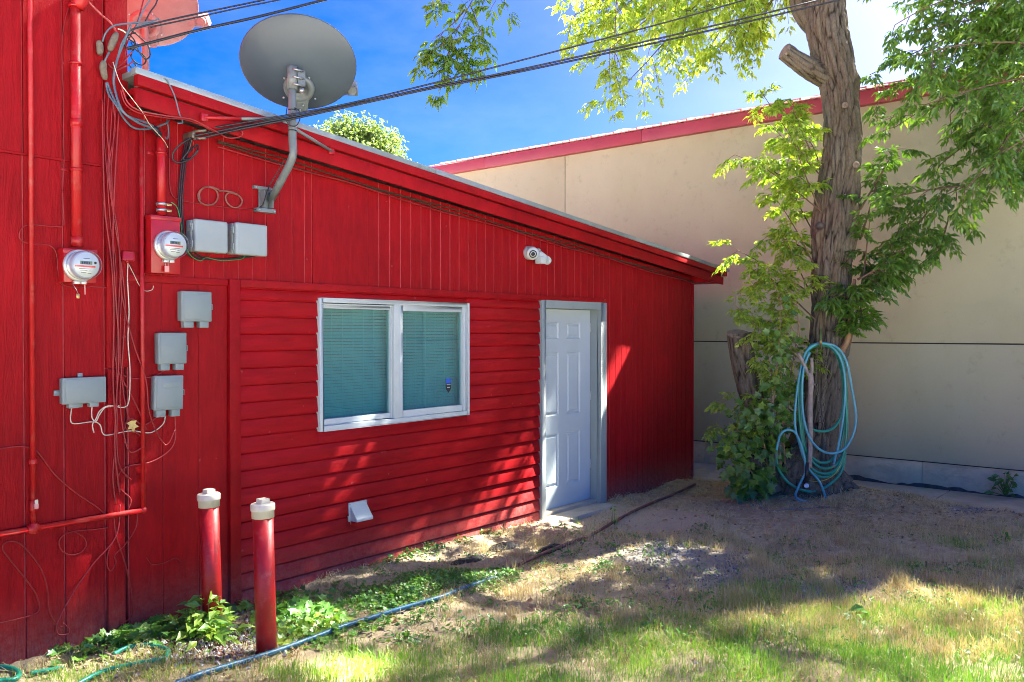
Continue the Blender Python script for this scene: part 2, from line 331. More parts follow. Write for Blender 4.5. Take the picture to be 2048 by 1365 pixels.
# ------------------------------------------------------------------ mesh helpers
class MB:
    def __init__(s): s.v = []; s.f = []; s.sm = []
    def _add(s, vs, fs, smooth=False):
        k = len(s.v); s.v += [tuple(v) for v in vs]
        for f in fs: s.f.append(tuple(i + k for i in f)); s.sm.append(smooth)
        return s
    def box(s, x0, x1, y0, y1, z0, z1):
        return s._add([(x0, y0, z0), (x1, y0, z0), (x1, y1, z0), (x0, y1, z0), (x0, y0, z1), (x1, y0, z1), (x1, y1, z1), (x0, y1, z1)],
                      [(0, 3, 2, 1), (4, 5, 6, 7), (0, 1, 5, 4), (1, 2, 6, 5), (2, 3, 7, 6), (3, 0, 4, 7)])
    def hexa(s, p):
        return s._add(p, [(0, 3, 2, 1), (4, 5, 6, 7), (0, 1, 5, 4), (1, 2, 6, 5), (2, 3, 7, 6), (3, 0, 4, 7)])
    def prism_y(s, poly, y0, y1):
        """poly of (x,z), extruded along y"""
        n = len(poly)
        vs = [(x, y0, z) for x, z in poly] + [(x, y1, z) for x, z in poly]
        fs = [tuple(range(n)), tuple(range(2 * n - 1, n - 1, -1))]
        fs += [(i, i + n, (i + 1) % n + n, (i + 1) % n) for i in range(n)]
        return s._add(vs, fs)
    def tube(s, pts, r, seg=8, cap=True, smooth=True):
        pts = [Vector(p) for p in pts]; n = len(pts)
        rs = r if hasattr(r, '__len__') else [r] * n
        t0 = (pts[1] - pts[0]).normalized()
        up = Vector((0, 0, 1)) if abs(t0.z) < 0.9 else Vector((1, 0, 0))
        nx = t0.cross(up).normalized()
        vs = []
        for i in range(n):
            t = (pts[min(i + 1, n - 1)] - pts[max(i - 1, 0)])
            if t.length < 1e-9: t = t0
            t = t.normalized()
            nx = (nx - t * nx.dot(t))
            nx = nx.normalized() if nx.length > 1e-6 else t.orthogonal().normalized()
            ny = t.cross(nx)
            for k in range(seg):
                a = 2 * math.pi * k / seg
                vs.append(pts[i] + (nx * math.cos(a) + ny * math.sin(a)) * rs[i])
        fs = []
        for i in range(n - 1):
            for k in range(seg):
                a, b_ = i * seg + k, i * seg + (k + 1) % seg
                fs.append((a, b_, b_ + seg, a + seg))
        s._add(vs, fs, smooth)
        if cap:
            k0 = len(s.v) - len(vs)
            s.f.append(tuple(k0 + k for k in range(seg - 1, -1, -1))); s.sm.append(False)
            s.f.append(tuple(k0 + (n - 1) * seg + k for k in range(seg))); s.sm.append(False)
        return s
    def cyl(s, p0, p1, r0, r1=None, seg=20):
        return s.tube([p0, p1], [r0, r0 if r1 is None else r1], seg)
    def lathe(s, prof, origin, axis, seg=32, smooth=True, scale2=(1, 1), xdir=None):
        """prof: list of (radius, height along axis)"""
        ax = Vector(axis).normalized(); o = Vector(origin)
        nx = Vector(xdir).normalized() if xdir is not None else ax.orthogonal().normalized()
        ny = ax.cross(nx)
        vs, fs = [], []
        for r, h in prof:
            for k in range(seg):
                a = 2 * math.pi * k / seg
                vs.append(o + ax * h + nx * (r * math.cos(a) * scale2[0]) + ny * (r * math.sin(a) * scale2[1]))
        for i in range(len(prof) - 1):
            for k in range(seg):
                a, b_ = i * seg + k, i * seg + (k + 1) % seg
                fs.append((a, b_, b_ + seg, a + seg))
        fs.append(tuple(range(seg - 1, -1, -1))); m = (len(prof) - 1) * seg
        fs.append(tuple(m + k for k in range(seg)))
        return s._add(vs, fs, smooth)
    def ball(s, c, r, seg=12, rings=8, sc=(1, 1, 1)):
        c = Vector(c); vs, fs = [], []
        for i in range(rings + 1):
            th = math.pi * i / rings
            for k in range(seg):
                a = 2 * math.pi * k / seg
                vs.append((c.x + r * sc[0] * math.sin(th) * math.cos(a), c.y + r * sc[1] * math.sin(th) * math.sin(a), c.z + r * sc[2] * math.cos(th)))
        for i in range(rings):
            for k in range(seg):
                a, b_ = i * seg + k, i * seg + (k + 1) % seg
                fs.append((a, a + seg, b_ + seg, b_))
        return s._add(vs, fs, True)
    def build(s, name, mat, parent=None, bevel=0.0, segs=2):
        me = bpy.data.meshes.new(name)
        me.from_pydata(s.v, [], s.f); me.update()
        me.polygons.foreach_set('use_smooth', s.sm)
        o = bpy.data.objects.new(name, me); C.objects.link(o)
        me.materials.append(MATS[mat])
        if parent is not None:
            o.parent = parent
            o.matrix_parent_inverse = Matrix.Translation(parent.location).inverted()
        if bevel > 0:
            bm = bmesh.new(); bm.from_mesh(me)
            bmesh.ops.remove_doubles(bm, verts=bm.verts, dist=1e-6)
            bmesh.ops.bevel(bm, geom=[e for e in bm.edges], offset=bevel, segments=segs, profile=0.6, affect='EDGES', clamp_overlap=True)
            bm.to_mesh(me); bm.free()
            for p in me.polygons: p.use_smooth = True
            try: me.set_sharp_from_angle(angle=R(35))
            except Exception: pass
        return o
def tag(o, label, cat=None, group=None, kind=None):
    o['label'] = label
    if cat: o['category'] = cat
    if group: o['group'] = group
    if kind: o['kind'] = kind
    return o
def thing(name, label, cat, loc=(0, 0, 0), group=None):
    o = bpy.data.objects.new(name, None); C.objects.link(o); o.location = loc
    o.empty_display_size = 0.1
    return tag(o, label, cat, group)
def smooth(pts, sub=6):
    pts = [Vector(p) for p in pts]; out = []
    for i in range(len(pts) - 1):
        p0 = pts[max(i - 1, 0)]; p1 = pts[i]; p2 = pts[i + 1]; p3 = pts[min(i + 2, len(pts) - 1)]
        for k in range(sub):
            t = k / sub
            out.append(0.5 * ((2 * p1) + (p2 - p0) * t + (2 * p0 - 5 * p1 + 4 * p2 - p3) * t * t + (3 * p1 - p0 - 3 * p2 + p3) * t ** 3))
    out.append(pts[-1]); return out
def np_mesh(name, V, F, mat, parent=None, tint=None, smooth_=False, attr='tint'):
    """V (N,3), F (M,k) of one size"""
    me = bpy.data.meshes.new(name)
    V = np.ascontiguousarray(V, dtype=np.float32); F = np.ascontiguousarray(F, dtype=np.int32)
    me.vertices.add(len(V)); me.vertices.foreach_set('co', V.ravel())
    k = F.shape[1]
    me.loops.add(F.size); me.loops.foreach_set('vertex_index', F.ravel())
    me.polygons.add(len(F))
    me.polygons.foreach_set('loop_start', np.arange(0, F.size, k, dtype=np.int32))
    me.polygons.foreach_set('loop_total', np.full(len(F), k, dtype=np.int32))
    me.polygons.foreach_set('use_smooth', np.full(len(F), smooth_, dtype=bool))
    if tint is not None:
        a = me.attributes.new(attr, 'FLOAT', 'POINT'); a.data.foreach_set('value', np.ascontiguousarray(tint, dtype=np.float32))
    me.update(calc_edges=True); me.validate()
    me.materials.append(MATS[mat])
    o = bpy.data.objects.new(name, me); C.objects.link(o)
    if parent is not None:
        o.parent = parent; o.matrix_parent_inverse = Matrix.Translation(parent.location).inverted()
    return o
rng = np.random.default_rng(11)
random.seed(5)

# ================================================================== GROUND
def smoothstep(a, b, x):
    t = np.clip((x - a) / (b - a), 0, 1); return t * t * (3 - 2 * t)
_gx = rng.uniform(-1, 1, (14, 2)); _gp = rng.uniform(0, 6.28, 14); _gf = rng.uniform(1.2, 9, 14)
def gz(x, y):
    x = np.asarray(x, dtype=float); y = np.asarray(y, dtype=float)
    h = 0.045 * smoothstep(3.2, 1.2, x) - 0.02
    h = h + 0.11 * np.exp(-(((x - 8.75) / 0.8) ** 2 + ((y + 1.55) / 0.75) ** 2))
    h = h + 0.05 * np.exp(-((y + 0.05) / 0.18) ** 2) * smoothstep(3.2, 4.2, x) * smoothstep(6.3, 5.6, x)
    for k in range(14):
        d = _gx[k] / np.linalg.norm(_gx[k])
        h = h + 0.018 / _gf[k] ** 0.6 * np.sin((x * d[0] + y * d[1]) * _gf[k] + _gp[k])
    near = smoothstep(30, 12, np.hypot(x - 5, y + 3))
    h = h * near
    # low in the passage and under the walk
    e0 = 9.10 + 0.50 * smoothstep(-0.5, -1.3, y) + 0.04 * np.sin(y * 5.1); h = np.where(x > 9.0, h * (1 - smoothstep(e0, e0 + 0.35, x)) - 0.12 * smoothstep(e0, e0 + 0.36, x), h)
    return h
def gz1(x, y): return float(gz(np.array([x]), np.array([y]))[0])
def axis_pts(a, b, step, far):
    inner = np.arange(a, b + 1e-6, step)
    out = [far, far * 0.4, 60, 30, 18]
    lo = [a - v for v in out]; hi = [b + v for v in reversed(out)]
    return np.array(lo + list(inner) + hi)
def ground_mat():
    m, n, l, b = nmat('ground')
    w = coords(n, l, kind='World')
    f1 = tex_noise(n, l, w, 1.6, 8, 0.7, 0.3)
    f2 = tex_noise(n, l, w, 11, 8, 0.8)
    f3 = tex_noise(n, l, w, 70, 6, 0.8)
    dirt = ramp(n, l, f2, [(0.25, (0.24, 0.18, 0.115)), (0.5, (0.44, 0.35, 0.23)), (0.72, (0.66, 0.55, 0.37))])
    dry = ramp(n, l, f2, [(0.3, (0.34, 0.28, 0.16)), (0.68, (0.70, 0.60, 0.38))])
    c = mix(n, l, ramp(n, l, f1, [(0.40, 0.0), (0.62, 0.8)]), dirt, dry)
    def blob(cx, cy, rx, ry, rot, soft=0.5, wob=0.55):
        mp = n.new('ShaderNodeMapping'); mp.vector_type = 'TEXTURE'
        mp.inputs['Location'].default_value = (cx, cy, 0); mp.inputs['Rotation'].default_value = (0, 0, rot); mp.inputs['Scale'].default_value = (rx, ry, 1000)
        l.new(w, mp.inputs['Vector'])
        ln = n.new('ShaderNodeVectorMath'); ln.operation = 'LENGTH'; l.new(mp.outputs[0], ln.inputs[0])
        ad = n.new('ShaderNodeMath'); ad.operation = 'MULTIPLY_ADD'; l.new(f2, ad.inputs[0]); ad.inputs[1].default_value = wob; l.new(ln.outputs['Value'], ad.inputs[2])
        return maprange(ad.outputs[0], 1.0 + wob * 0.5 - soft, 1.0 + wob * 0.5)
    def maprange(x, lo, hi):
        mr = n.new('ShaderNodeMapRange'); mr.inputs[1].default_value = lo; mr.inputs[2].default_value = hi
        mr.inputs[3].default_value = 1.0; mr.inputs[4].default_value = 0.0; l.new(x, mr.inputs[0]); return mr.outputs[0]
    grav = ramp(n, l, f3, [(0.3, (0.20, 0.19, 0.165)), (0.55, (0.34, 0.325, 0.28)), (0.75, (0.52, 0.50, 0.44))])
    for px, py, rx, ry, rot in GRAVEL:
        p = on_z(px, py, 0); c = mix(n, l, blob(p.x, p.y, rx, ry, rot, 0.7), c, grav)
    sand = ramp(n, l, f3, [(0.3, (0.42, 0.33, 0.23)), (0.7, (0.62, 0.51, 0.38))])
    for px, py, rx, ry, rot in SAND:
        p = on_z(px, py, 0); c = mix(n, l, blob(p.x, p.y, rx, ry, rot, 0.5), c, sand)
    # beyond the yard: unseen pale ground, added to bounce sunlight onto the walls
    mp = n.new('ShaderNodeMapping'); mp.vector_type = 'TEXTURE'; mp.inputs['Location'].default_value = (5.5, -2.5, 0); mp.inputs['Scale'].default_value = (9, 6.5, 1000)
    l.new(w, mp.inputs['Vector']); ln = n.new('ShaderNodeVectorMath'); ln.operation = 'LENGTH'; l.new(mp.outputs[0], ln.inputs[0])
    bounce_ground = ramp(n, l, f3, [(0.3, (0.36, 0.34, 0.29)), (0.7, (0.50, 0.48, 0.42))])
    lm = maprange(ln.outputs['Value'], 1.15, 0.95); c = mix(n, l, lm, c, bounce_ground)
    l.new(c, b.inputs['Base Color']); b.inputs['Roughness'].default_value = 0.95; b.inputs['Specular IOR Level'].default_value = 0.12
    n1 = bump(n, l, f2, 0.8, 0.03, b); bump(n, l, f3, 0.9, 0.010, b, n1)
GRAVEL = [(1330, 1105, 0.75, 0.5, 0.3), (1480, 1130, 0.8, 0.45, 0.0), (1650, 1175, 0.75, 0.35, -0.3), (1950, 1010, 0.5, 0.25, 0), (430, 1285, 0.42, 0.28, 0.4)]
SAND = [(1170, 1030, 0.75, 0.36, 0.1), (1290, 1035, 0.55, 0.42, 0.2), (1380, 1040, 0.35, 0.35, 0.0)]
ground_mat()
def build_ground():
    xs = axis_pts(-1.5, 11.5, 0.04, 400.0); ys = axis_pts(-7.0, 0.6, 0.04, 400.0)
    X, Y = np.meshgrid(xs, ys, indexing='ij')
    Z = gz(X, Y)
    rough = rng.normal(0, 0.004, Z.shape) * ((X > -1.6) & (X < 11.6) & (Y > -7.1) & (Y < 0.7))
    Z = Z + rough
    nx, ny = X.shape
    idx = np.arange(nx * ny).reshape(nx, ny)
    F = np.stack([idx[:-1, :-1], idx[1:, :-1], idx[1:, 1:], idx[:-1, 1:]], -1).reshape(-1, 4)
    o = np_mesh('ground', np.stack([X, Y, Z], -1).reshape(-1, 3), F, 'ground', smooth_=True)
    tag(o, 'dry dirt yard with thin grass in front of the red building', kind='structure')
build_ground()
# concrete walk along the tan building, in slabs
def build_walk():
    base = bpy.data.objects.new('concrete_walk', None); C.objects.link(base); base.location = (9.7, 0, 0)
    tag(base, 'concrete walk between the red building and the tan building', kind='structure')
    ys = [-7.0, -5.5, -4.0, -2.5, -1.05, 0.45, 1.95, 3.45]
    for a, b_ in zip(ys[:-1], ys[1:]):
        MB().box(9.46, 10.648, a + 0.006, b_ - 0.006, -0.2, -0.078 - 0.004 * random.random()).build('slab', 'walk_concrete', base, bevel=0.006)
build_walk()

# ================================================================== RED BUILDINGS
U_CORNER, U_END = 2.295, 9.17
def hb(u): return 1.76 + 1.262 - 0.0945 * (u - 2.27)          # underside of the rake board
tall = thing('tall_building', 'tall dark red wood-sided building at the left edge, rough vertical boards', 'building', (1.0, 0, 0))
def vstrip(u0, u1, z0, ztop0, ztop1, y0=0.0, y1=0.014, b=0.002):
    m = MB(); m.hexa([(u0, y0, z0), (u1, y0, z0), (u1, y1, z0), (u0, y1, z0), (u0, y0, ztop0), (u1, y0, ztop1), (u1, y1, ztop1), (u0, y1, ztop0)])
    return m
ZJ = 2.687
g = [-0.66, -0.26, 0.14, 0.34, 0.54, 0.74, 0.94, 1.14, 1.34, 1.54, 1.745, 1.945, 2.165]
for a, b_ in zip(g[:-1], g[1:]):
    j = random.uniform(-0.001, 0.001)
    vstrip(a + 0.005, b_ - 0.005, -0.05, ZJ - 0.006, ZJ - 0.006, j).build('wall_board', 'red_rough', tall, bevel=0.002, segs=1)
    vstrip(a + 0.005, b_ - 0.005, ZJ + 0.006, 6.0, 6.0, j - 0.006).build('wall_board', 'red_rough', tall, bevel=0.002, segs=1)
MB().box(-0.66, 2.165, -0.009, 0.01, ZJ - 0.0055, ZJ + 0.0055).build('flashing', 'red_trim', tall)
MB().box(-0.66, 2.28, 0.010, 0.12, -0.1, 6.0).build('wall_backing', 'groove_backing', tall)
MB().box(2.17, U_CORNER, -0.022, 0.02, 1.55, 6.0).build('corner_board', 'red_rough', tall, bevel=0.003)
MB().box(2.172, U_CORNER - 0.03, -0.020, 0.02, -0.05, 1.545).build('corner_board', 'red_rough', tall, bevel=0.003)
MB().box(2.18, 2.2949, 0.02, 7.0, 2.5, 6.0).build('side_wall', 'red_rough', tall)
MB().box(-0.66, -0.5, 0.12, 7.0, -0.1, 6.0).build('side_wall', 'red_rough', tall)
MB().box(-0.5, 2.18, 6.9, 7.0, -0.1, 6.0).build('rear_wall', 'red_rough', tall)
MB().box(-0.9, 2.5, -0.25, 7.2, 6.0, 6.15).build('roof', 'roofing', tall)

low = thing('low_building', 'low red building with sloping roof edge, lap siding, white window and door', 'building', (5.5, 0, 0))
WX0, WX1, WZ0, WZ1 = 3.622, 5.160, 1.056, 1.990              # window, outside of frame
DX0, DX1, DZ1 = 6.144, 7.234, 2.045                          # door, outside of frame
U_TRIM0, U_TRIM1 = 2.935, 3.010
ZT0, ZT1 = 2.040, 2.088                                      # band above the lap siding
# vertical grooved boards of the upper wall and the right end
def step_u(a, b_, st):
    out = []; u = a
    while u < b_ - 0.01: out.append((u, min(u + st, b_))); u += st
    return out
def top(u): return hb(u) + 0.03
for a, b_ in step_u(U_CORNER + 0.005, 3.59, 0.1025):
    vstrip(a + 0.0025, b_ - 0.0025, ZT1 - 0.02, top(a), top(b_), random.uniform(-0.0012, 0.0012)).build('wall_board', 'red_vertical', low, bevel=0.0015, segs=1)
vstrip(3.5925, 4.088, ZT1 - 0.02, top(3.59), top(4.088), -0.006).build('wall_sheet', 'red_vertical', low, bevel=0.0015, segs=1)
for a, b_ in step_u(4.092, 7.240, 0.1095):
    vstrip(a + 0.004, b_ - 0.004, ZT1 - 0.02, top(a), top(b_), random.uniform(-0.0012, 0.0012)).build('wall_board', 'red_vertical', low, bevel=0.0015, segs=1)
for a, b_ in step_u(7.241, U_END - 0.03, 0.1095):
    vstrip(a + 0.0035, b_ - 0.0035, -0.03, top(a), top(b_), random.uniform(-0.0012, 0.0012)).build('wall_board', 'red_vertical', low, bevel=0.0015, segs=1)
# lower left panel with wider boards
for a, b_ in ((2.300, 2.502), (2.502, 2.735), (2.735, U_TRIM0)):
    vstrip(a + 0.0015, b_ - 0.0015, -0.03, ZT0 + 0.004, ZT0 + 0.004, random.uniform(-0.003, 0.0)).build('wall_board', 'red_vertical', low, bevel=0.0015, segs=1)
MB().box(U_CORNER + 0.004, U_TRIM0 - 0.001, -0.016, 0.01, ZT0 + 0.005, ZT0 + 0.045).build('trim_board', 'red_trim', low, bevel=0.003)
# core behind the boards, open at the window and the door
def core(u0, u1, z0, z1): MB().box(u0, u1, 0.0045, 0.13, z0, z1).build('wall_backing', 'groove_backing', low)
core(2.2952, WX0 + 0.02, -0.1, 2.05); core(WX0 + 0.02, WX1 - 0.02, -0.1, WZ0 + 0.02); core(WX0 + 0.02, WX1 - 0.02, WZ1 - 0.02, 2.05)
core(WX1 - 0.02, DX0 + 0.03, -0.1, 2.05); core(DX0 + 0.03, DX1 - 0.03, DZ1 - 0.03, 2.05); core(DX1 - 0.03, U_END - 0.02, -0.1, 2.05)
MB().prism_y([(2.2952, 2.05), (U_END - 0.02, 2.05), (U_END - 0.02, top(U_END)), (2.2952, top(2.2952))], 0.0045, 0.13).build('wall_backing', 'groove_backing', low)
MB().box(U_END - 0.03, U_END + 0.004, -0.012, 0.10, -0.03, hb(U_END) + 0.02).build('corner_board', 'red_trim', low, bevel=0.003)
MB().box(U_END - 0.06, U_END - 0.001, 0.10, 6.0, -0.1, top(U_END)).build('side_wall', 'red_vertical', low)
MB().box(2.30, U_END - 0.06, 5.9, 6.0, -0.1, 2.4).build('rear_wall', 'red_vertical', low)
# trims
MB().box(U_TRIM0, U_TRIM1, -0.030, 0.011, -0.03, ZT1 - 0.001).build('trim_board', 'red_trim', low, bevel=0.003)
MB().box(U_TRIM1, DX1, -0.034, 0.011, ZT0, ZT1).build('trim_board', 'red_trim', low, bevel=0.003)
# lap siding, board by board
EXPO = 0.1105
zb0 = 1.969
def lap(u0, u1, zb, zt):
    k = random.uniform(-0.0015, 0.0015)
    pr = [(-0.0215 + k, zb), (-0.0120 + k, zt - 0.021), (-0.001, zt - 0.017), (-0.001, zt), (0.010, zt), (0.010, zb)]
    m = MB(); n = len(pr)
    m._add([(u0, y, z) for y, z in pr] + [(u1, y, z) for y, z in pr], [tuple(range(n)), tuple(range(2 * n - 1, n - 1, -1))] + [(i, i + n, (i + 1) % n + n, (i + 1) % n) for i in range(n)])
    m.build('siding_board', 'red_lap', low, bevel=0.0012, segs=1)
zb = zb0; zt = ZT0 + 0.003
while zt > 0.0:
    segs = [(U_TRIM1 + 0.001, DX0 - 0.001)]
    if zt > WZ0 + 0.01 and zb < WZ1 - 0.01:
        segs = [(U_TRIM1 + 0.001, WX0 + 0.005), (WX1 - 0.005, DX0 - 0.001)]
        if zb < WZ0 - 0.004: lap(WX0 + 0.0055, WX1 - 0.0055, zb, WZ0 + 0.02)
        if zt > WZ1 + 0.004: lap(WX0 + 0.0055, WX1 - 0.0055, WZ1 - 0.02, zt + 0.006)
    for a, b_ in segs: lap(a, b_, max(zb, -0.05) + 0.0015 * random.uniform(-1, 1), zt + 0.006)
    zt = zb; zb -= EXPO
# rake: two stacked boards, drip edge, soffit
UL, UR = 2.262, 9.62
def rake(name, mat, d0, d1, y0, y1, uL=UL, uR=UR, bevel=0.002):
    MB().hexa([(uL, y0, hb(uL) + d0), (uR, y0, hb(uR) + d0), (uR, y1, hb(uR) + d0), (uL, y1, hb(uL) + d0),
               (uL, y0, hb(uL) + d1), (uR, y0, hb(uR) + d1), (uR, y1, hb(uR) + d1), (uL, y1, hb(uL) + d1)]).build(name, mat, low, bevel=bevel)
rake('fascia_board', 'red_trim', 0.0, 0.098, -0.178, -0.158, uL=UL + 0.022)
rake('gap_shade_strip', 'dark_gap', 0.09, 0.15, -0.1575, -0.150, uL=UL + 0.03, uR=UR - 0.03, bevel=0)  # dark strip painted in for the shade inside the slit between the fascia boards
rake('fascia_board', 'red_trim', 0.107, 0.166, -0.206, -0.1585, uR=UR + 0.045)
for i, (a, b_) in enumerate(((2.25, 4.6), (4.6, 7.75), (7.75, 8.95), (8.95, 9.70))):
    d = (0.0, 0.003, 0.006, 0.001)[i]
    rake('drip_edge', 'roof_edge', 0.1665 + d * 0.3, 0.203 + d, -0.207 - d * 0.5, -0.150, uL=a, uR=b_ + 0.02, bevel=0.001)
MB().hexa([(UL, -0.1485, hb(UL) + 0.167), (UR + 0.05, -0.1485, hb(UR + 0.05) + 0.167), (UR + 0.05, 6.2, hb(UR + 0.05) + 0.167), (UL, 6.2, hb(UL) + 0.167),
           (UL, -0.1485, hb(UL) + 0.199), (UR + 0.05, -0.1485, hb(UR + 0.05) + 0.199), (UR + 0.05, 6.2, hb(UR + 0.05) + 0.199), (UL, 6.2, hb(UL) + 0.199)]).build('roof', 'roofing', low)
rake('soffit_board', 'red_trim', 0.045, 0.06, -0.1575, -0.0145, bevel=0)
MB().box(UL, UL + 0.021, -0.1795, -0.0225, hb(UL) - 0.002, hb(UL) + 0.097).build('rake_return', 'red_trim', low, bevel=0.002)
# boxed eave at the right end
MB().hexa([(U_END + 0.006, -0.157, hb(9.60) + 0.012), (9.60, -0.157, hb(9.60) + 0.012), (9.60, 6.0, hb(9.60) + 0.012), (U_END + 0.006, 6.0, hb(9.60) + 0.012),
           (U_END + 0.006, -0.157, hb(U_END) + 0.12), (9.60, -0.157, hb(9.60) + 0.16), (9.60, 6.0, hb(9.60) + 0.16), (U_END + 0.006, 6.0, hb(U_END) + 0.12)]).build('eave_box', 'red_trim', low)

# ---- window
win = MB()
def frame_rect(m, u0, u1, z0, z1, w, y0, y1, wb=None):
    wb = w if wb is None else wb
    m.box(u0, u0 + w, y0, y1, z0, z1); m.box(u1 - w, u1, y0, y1, z0, z1)
    m.box(u0 + w, u1 - w, y0, y1, z1 - w, z1); m.box(u0 + w, u1 - w, y0, y1, z0, z0 + wb)
frame_rect(win, WX0, WX1, WZ0, WZ1, 0.032, -0.040, 0.10, 0.036)
W = win.build('window', 'vinyl', low, bevel=0.003)
UM0, UM1 = 4.322, 4.372
MB().box(UM0, UM1, -0.034, 0.06, WZ0 + 0.0365, WZ1 - 0.0325).build('mullion', 'vinyl', W, bevel=0.003)
s1 = MB(); frame_rect(s1, WX0 + 0.033, UM0 - 0.001, WZ0 + 0.040, WZ1 - 0.050, 0.022, -0.010, 0.022, 0.040); s1.build('sash', 'vinyl', W, bevel=0.003)
MB().box(WX0 + 0.033, UM0 - 0.001, -0.026, 0.0, WZ1 - 0.048, WZ1 - 0.038).build('track', 'vinyl', W, bevel=0.002)
s2 = MB(); frame_rect(s2, UM1 + 0.001, WX1 - 0.033, WZ0 + 0.037, WZ1 - 0.033, 0.044, -0.026, 0.014, 0.052); s2.build('sash', 'vinyl', W, bevel=0.003)
for a, b_, z0, z1, yy in ((WX0 + 0.05, UM0 - 0.018, WZ0 + 0.07, WZ1 - 0.066, 0.004), (UM1 + 0.040, WX1 - 0.072, WZ0 + 0.082, WZ1 - 0.072, -0.008)):
    MB().box(a, b_, yy, yy + 0.004, z0, z1).build('pane', 'glass', W)
def blind(a, b_):
    m = MB(); z = WZ0 + 0.05; tilt = R(52)
    while z < WZ1 - 0.045:
        dy, dz = 0.0125 * math.cos(tilt), 0.0125 * math.sin(tilt)
        j = random.uniform(-0.0008, 0.0008)
        m.hexa([(a, 0.075 - dy, z - dz + j), (b_, 0.075 - dy, z - dz - j), (b_, 0.075 + dy, z + dz - j), (a, 0.075 + dy, z + dz + j),
                (a, 0.0757 - dy, z - dz + 0.0008 + j), (b_, 0.0757 - dy, z - dz + 0.0008 - j), (b_, 0.0757 + dy, z + dz + 0.0008 - j), (a, 0.0757 + dy, z + dz + 0.0008 + j)])
        z += 0.0235
    o = m.build('blind', 'blind', W)
    n = 7
    t = MB()
    for i in range(n):
        u = a + (b_ - a) * (i + 0.5) / n
        t.box(u - 0.002, u + 0.002, 0.058, 0.0595, WZ0 + 0.03, WZ1 - 0.04)
    t.build('ladder_cord', 'blind', o)
blind(WX0 + 0.036, UM0 + 0.02); blind(UM1 - 0.01, WX1 - 0.036)
st = on_y(897, 772, -0.0085)
m = MB(); sw, sh = 0.030, 0.058
m.prism_y([(st.x - sw, st.z + sh), (st.x + sw, st.z + sh), (st.x + sw, st.z - sh * 0.45), (st.x, st.z - sh), (st.x - sw, st.z - sh * 0.45)][::-1], -0.0092, -0.0084)
stk = m.build('sticker', 'ink', W); stk['label'] = 'small black and blue shield sticker on the right pane'
m = MB(); m.box(st.x - sw, st.x + sw, -0.0098, -0.0093, st.z + sh * 0.35, st.z + sh); m.build('sticker_band', 'sticker_blue', stk)
m = MB()
for k in range(4): m.box(st.x - 0.021 + k * 0.0115, st.x - 0.013 + k * 0.0115, -0.0098, -0.0093, st.z + sh * 0.10, st.z + sh * 0.26)
for k in range(3): m.box(st.x - 0.016 + k * 0.0115, st.x - 0.008 + k * 0.0115, -0.0098, -0.0093, st.z - sh * 0.30, st.z - sh * 0.16)
m.build('sticker_lettering', 'vinyl', stk)

# ---- door
dm = MB()
dm.box(DX0, DX0 + 0.066, -0.040, 0.012, -0.02, DZ1); dm.box(DX1 - 0.105, DX1, -0.040, 0.012, -0.02, DZ1)
dm.box(DX0 + 0.066, DX1 - 0.105, -0.040, 0.012, DZ1 - 0.072, DZ1)
D = dm.build('door', 'frame_grey', low, bevel=0.003)
jm = MB()
jm.box(DX0 + 0.052, DX0 + 0.066, 0.0125, 0.16, -0.02, DZ1 - 0.06); jm.box(DX1 - 0.105, DX1 - 0.090, 0.0125, 0.16, -0.02, DZ1 - 0.06)
jm.box(DX0 + 0.066, DX1 - 0.105, 0.0125, 0.16, DZ1 - 0.072, DZ1 - 0.058)
jm.build('jamb', 'frame_grey', D, bevel=0.002)
SX0, SX1, SZ0, SZ1 = DX0 + 0.069, DX1 - 0.108, 0.035, DZ1 - 0.076
SY = 0.095
# slab with recesses, and raised panels set into them
cols = ((0.15, 0.41), (0.55, 0.81)); rows = ((0.105, 0.375), (0.465, 0.785), (0.850, 0.935))
us = [0.0] + [v for c in cols for v in c] + [1.0]; zs = [0.0] + [v for r in rows for v in r] + [1.0]
sl = MB()
for i in range(5):
    for j in range(7):
        if i in (1, 3) and j in (1, 3, 5): continue
        a, b_ = SX0 + (SX1 - SX0) * us[i], SX0 + (SX1 - SX0) * us[i + 1]
        c, d = SZ0 + (SZ1 - SZ0) * zs[j], SZ0 + (SZ1 - SZ0) * zs[j + 1]
        sl._add([(a, SY, c), (b_, SY, c), (b_, SY, d), (a, SY, d)], [(0, 1, 2, 3)])
sl.box(SX0, SX1, SY + 0.012, SY + 0.045, SZ0, SZ1)
sl.build('door_slab', 'door_white', D)
for c in cols:
    for r in rows:
        a, b_ = SX0 + (SX1 - SX0) * c[0], SX0 + (SX1 - SX0) * c[1]; z0, z1 = SZ0 + (SZ1 - SZ0) * r[0], SZ0 + (SZ1 - SZ0) * r[1]
        pm = MB(); lv = [(0, SY), (0.014, SY + 0.011), (0.024, SY + 0.011), (0.042, SY + 0.002)]
        vs = []; fs = []
        for k, (ins, yy) in enumerate(lv):
            vs += [(a + ins, yy, z0 + ins), (b_ - ins, yy, z0 + ins), (b_ - ins, yy, z1 - ins), (a + ins, yy, z1 - ins)]
            if k: fs += [((k - 1) * 4 + q, (k - 1) * 4 + (q + 1) % 4, k * 4 + (q + 1) % 4, k * 4 + q) for q in range(4)]
        fs.append((12, 13, 14, 15)); pm._add(vs, fs); pm.build('door_panel', 'door_white', D)
for zz in (0.35, 1.05, 1.75):
    MB().cyl((SX1 + 0.001, SY - 0.006, zz), (SX1 + 0.001, SY - 0.006, zz + 0.09), 0.006, seg=8).build('hinge', 'steel', D)
MB().box(SX0, SX1, 0.02, 0.17, -0.02, 0.032).build('threshold', 'step_concrete', D, bevel=0.004)
so = MB(); so.box(DX0 - 0.02, DX1 - 0.06, -0.20, 0.019, -0.08, 0.004)
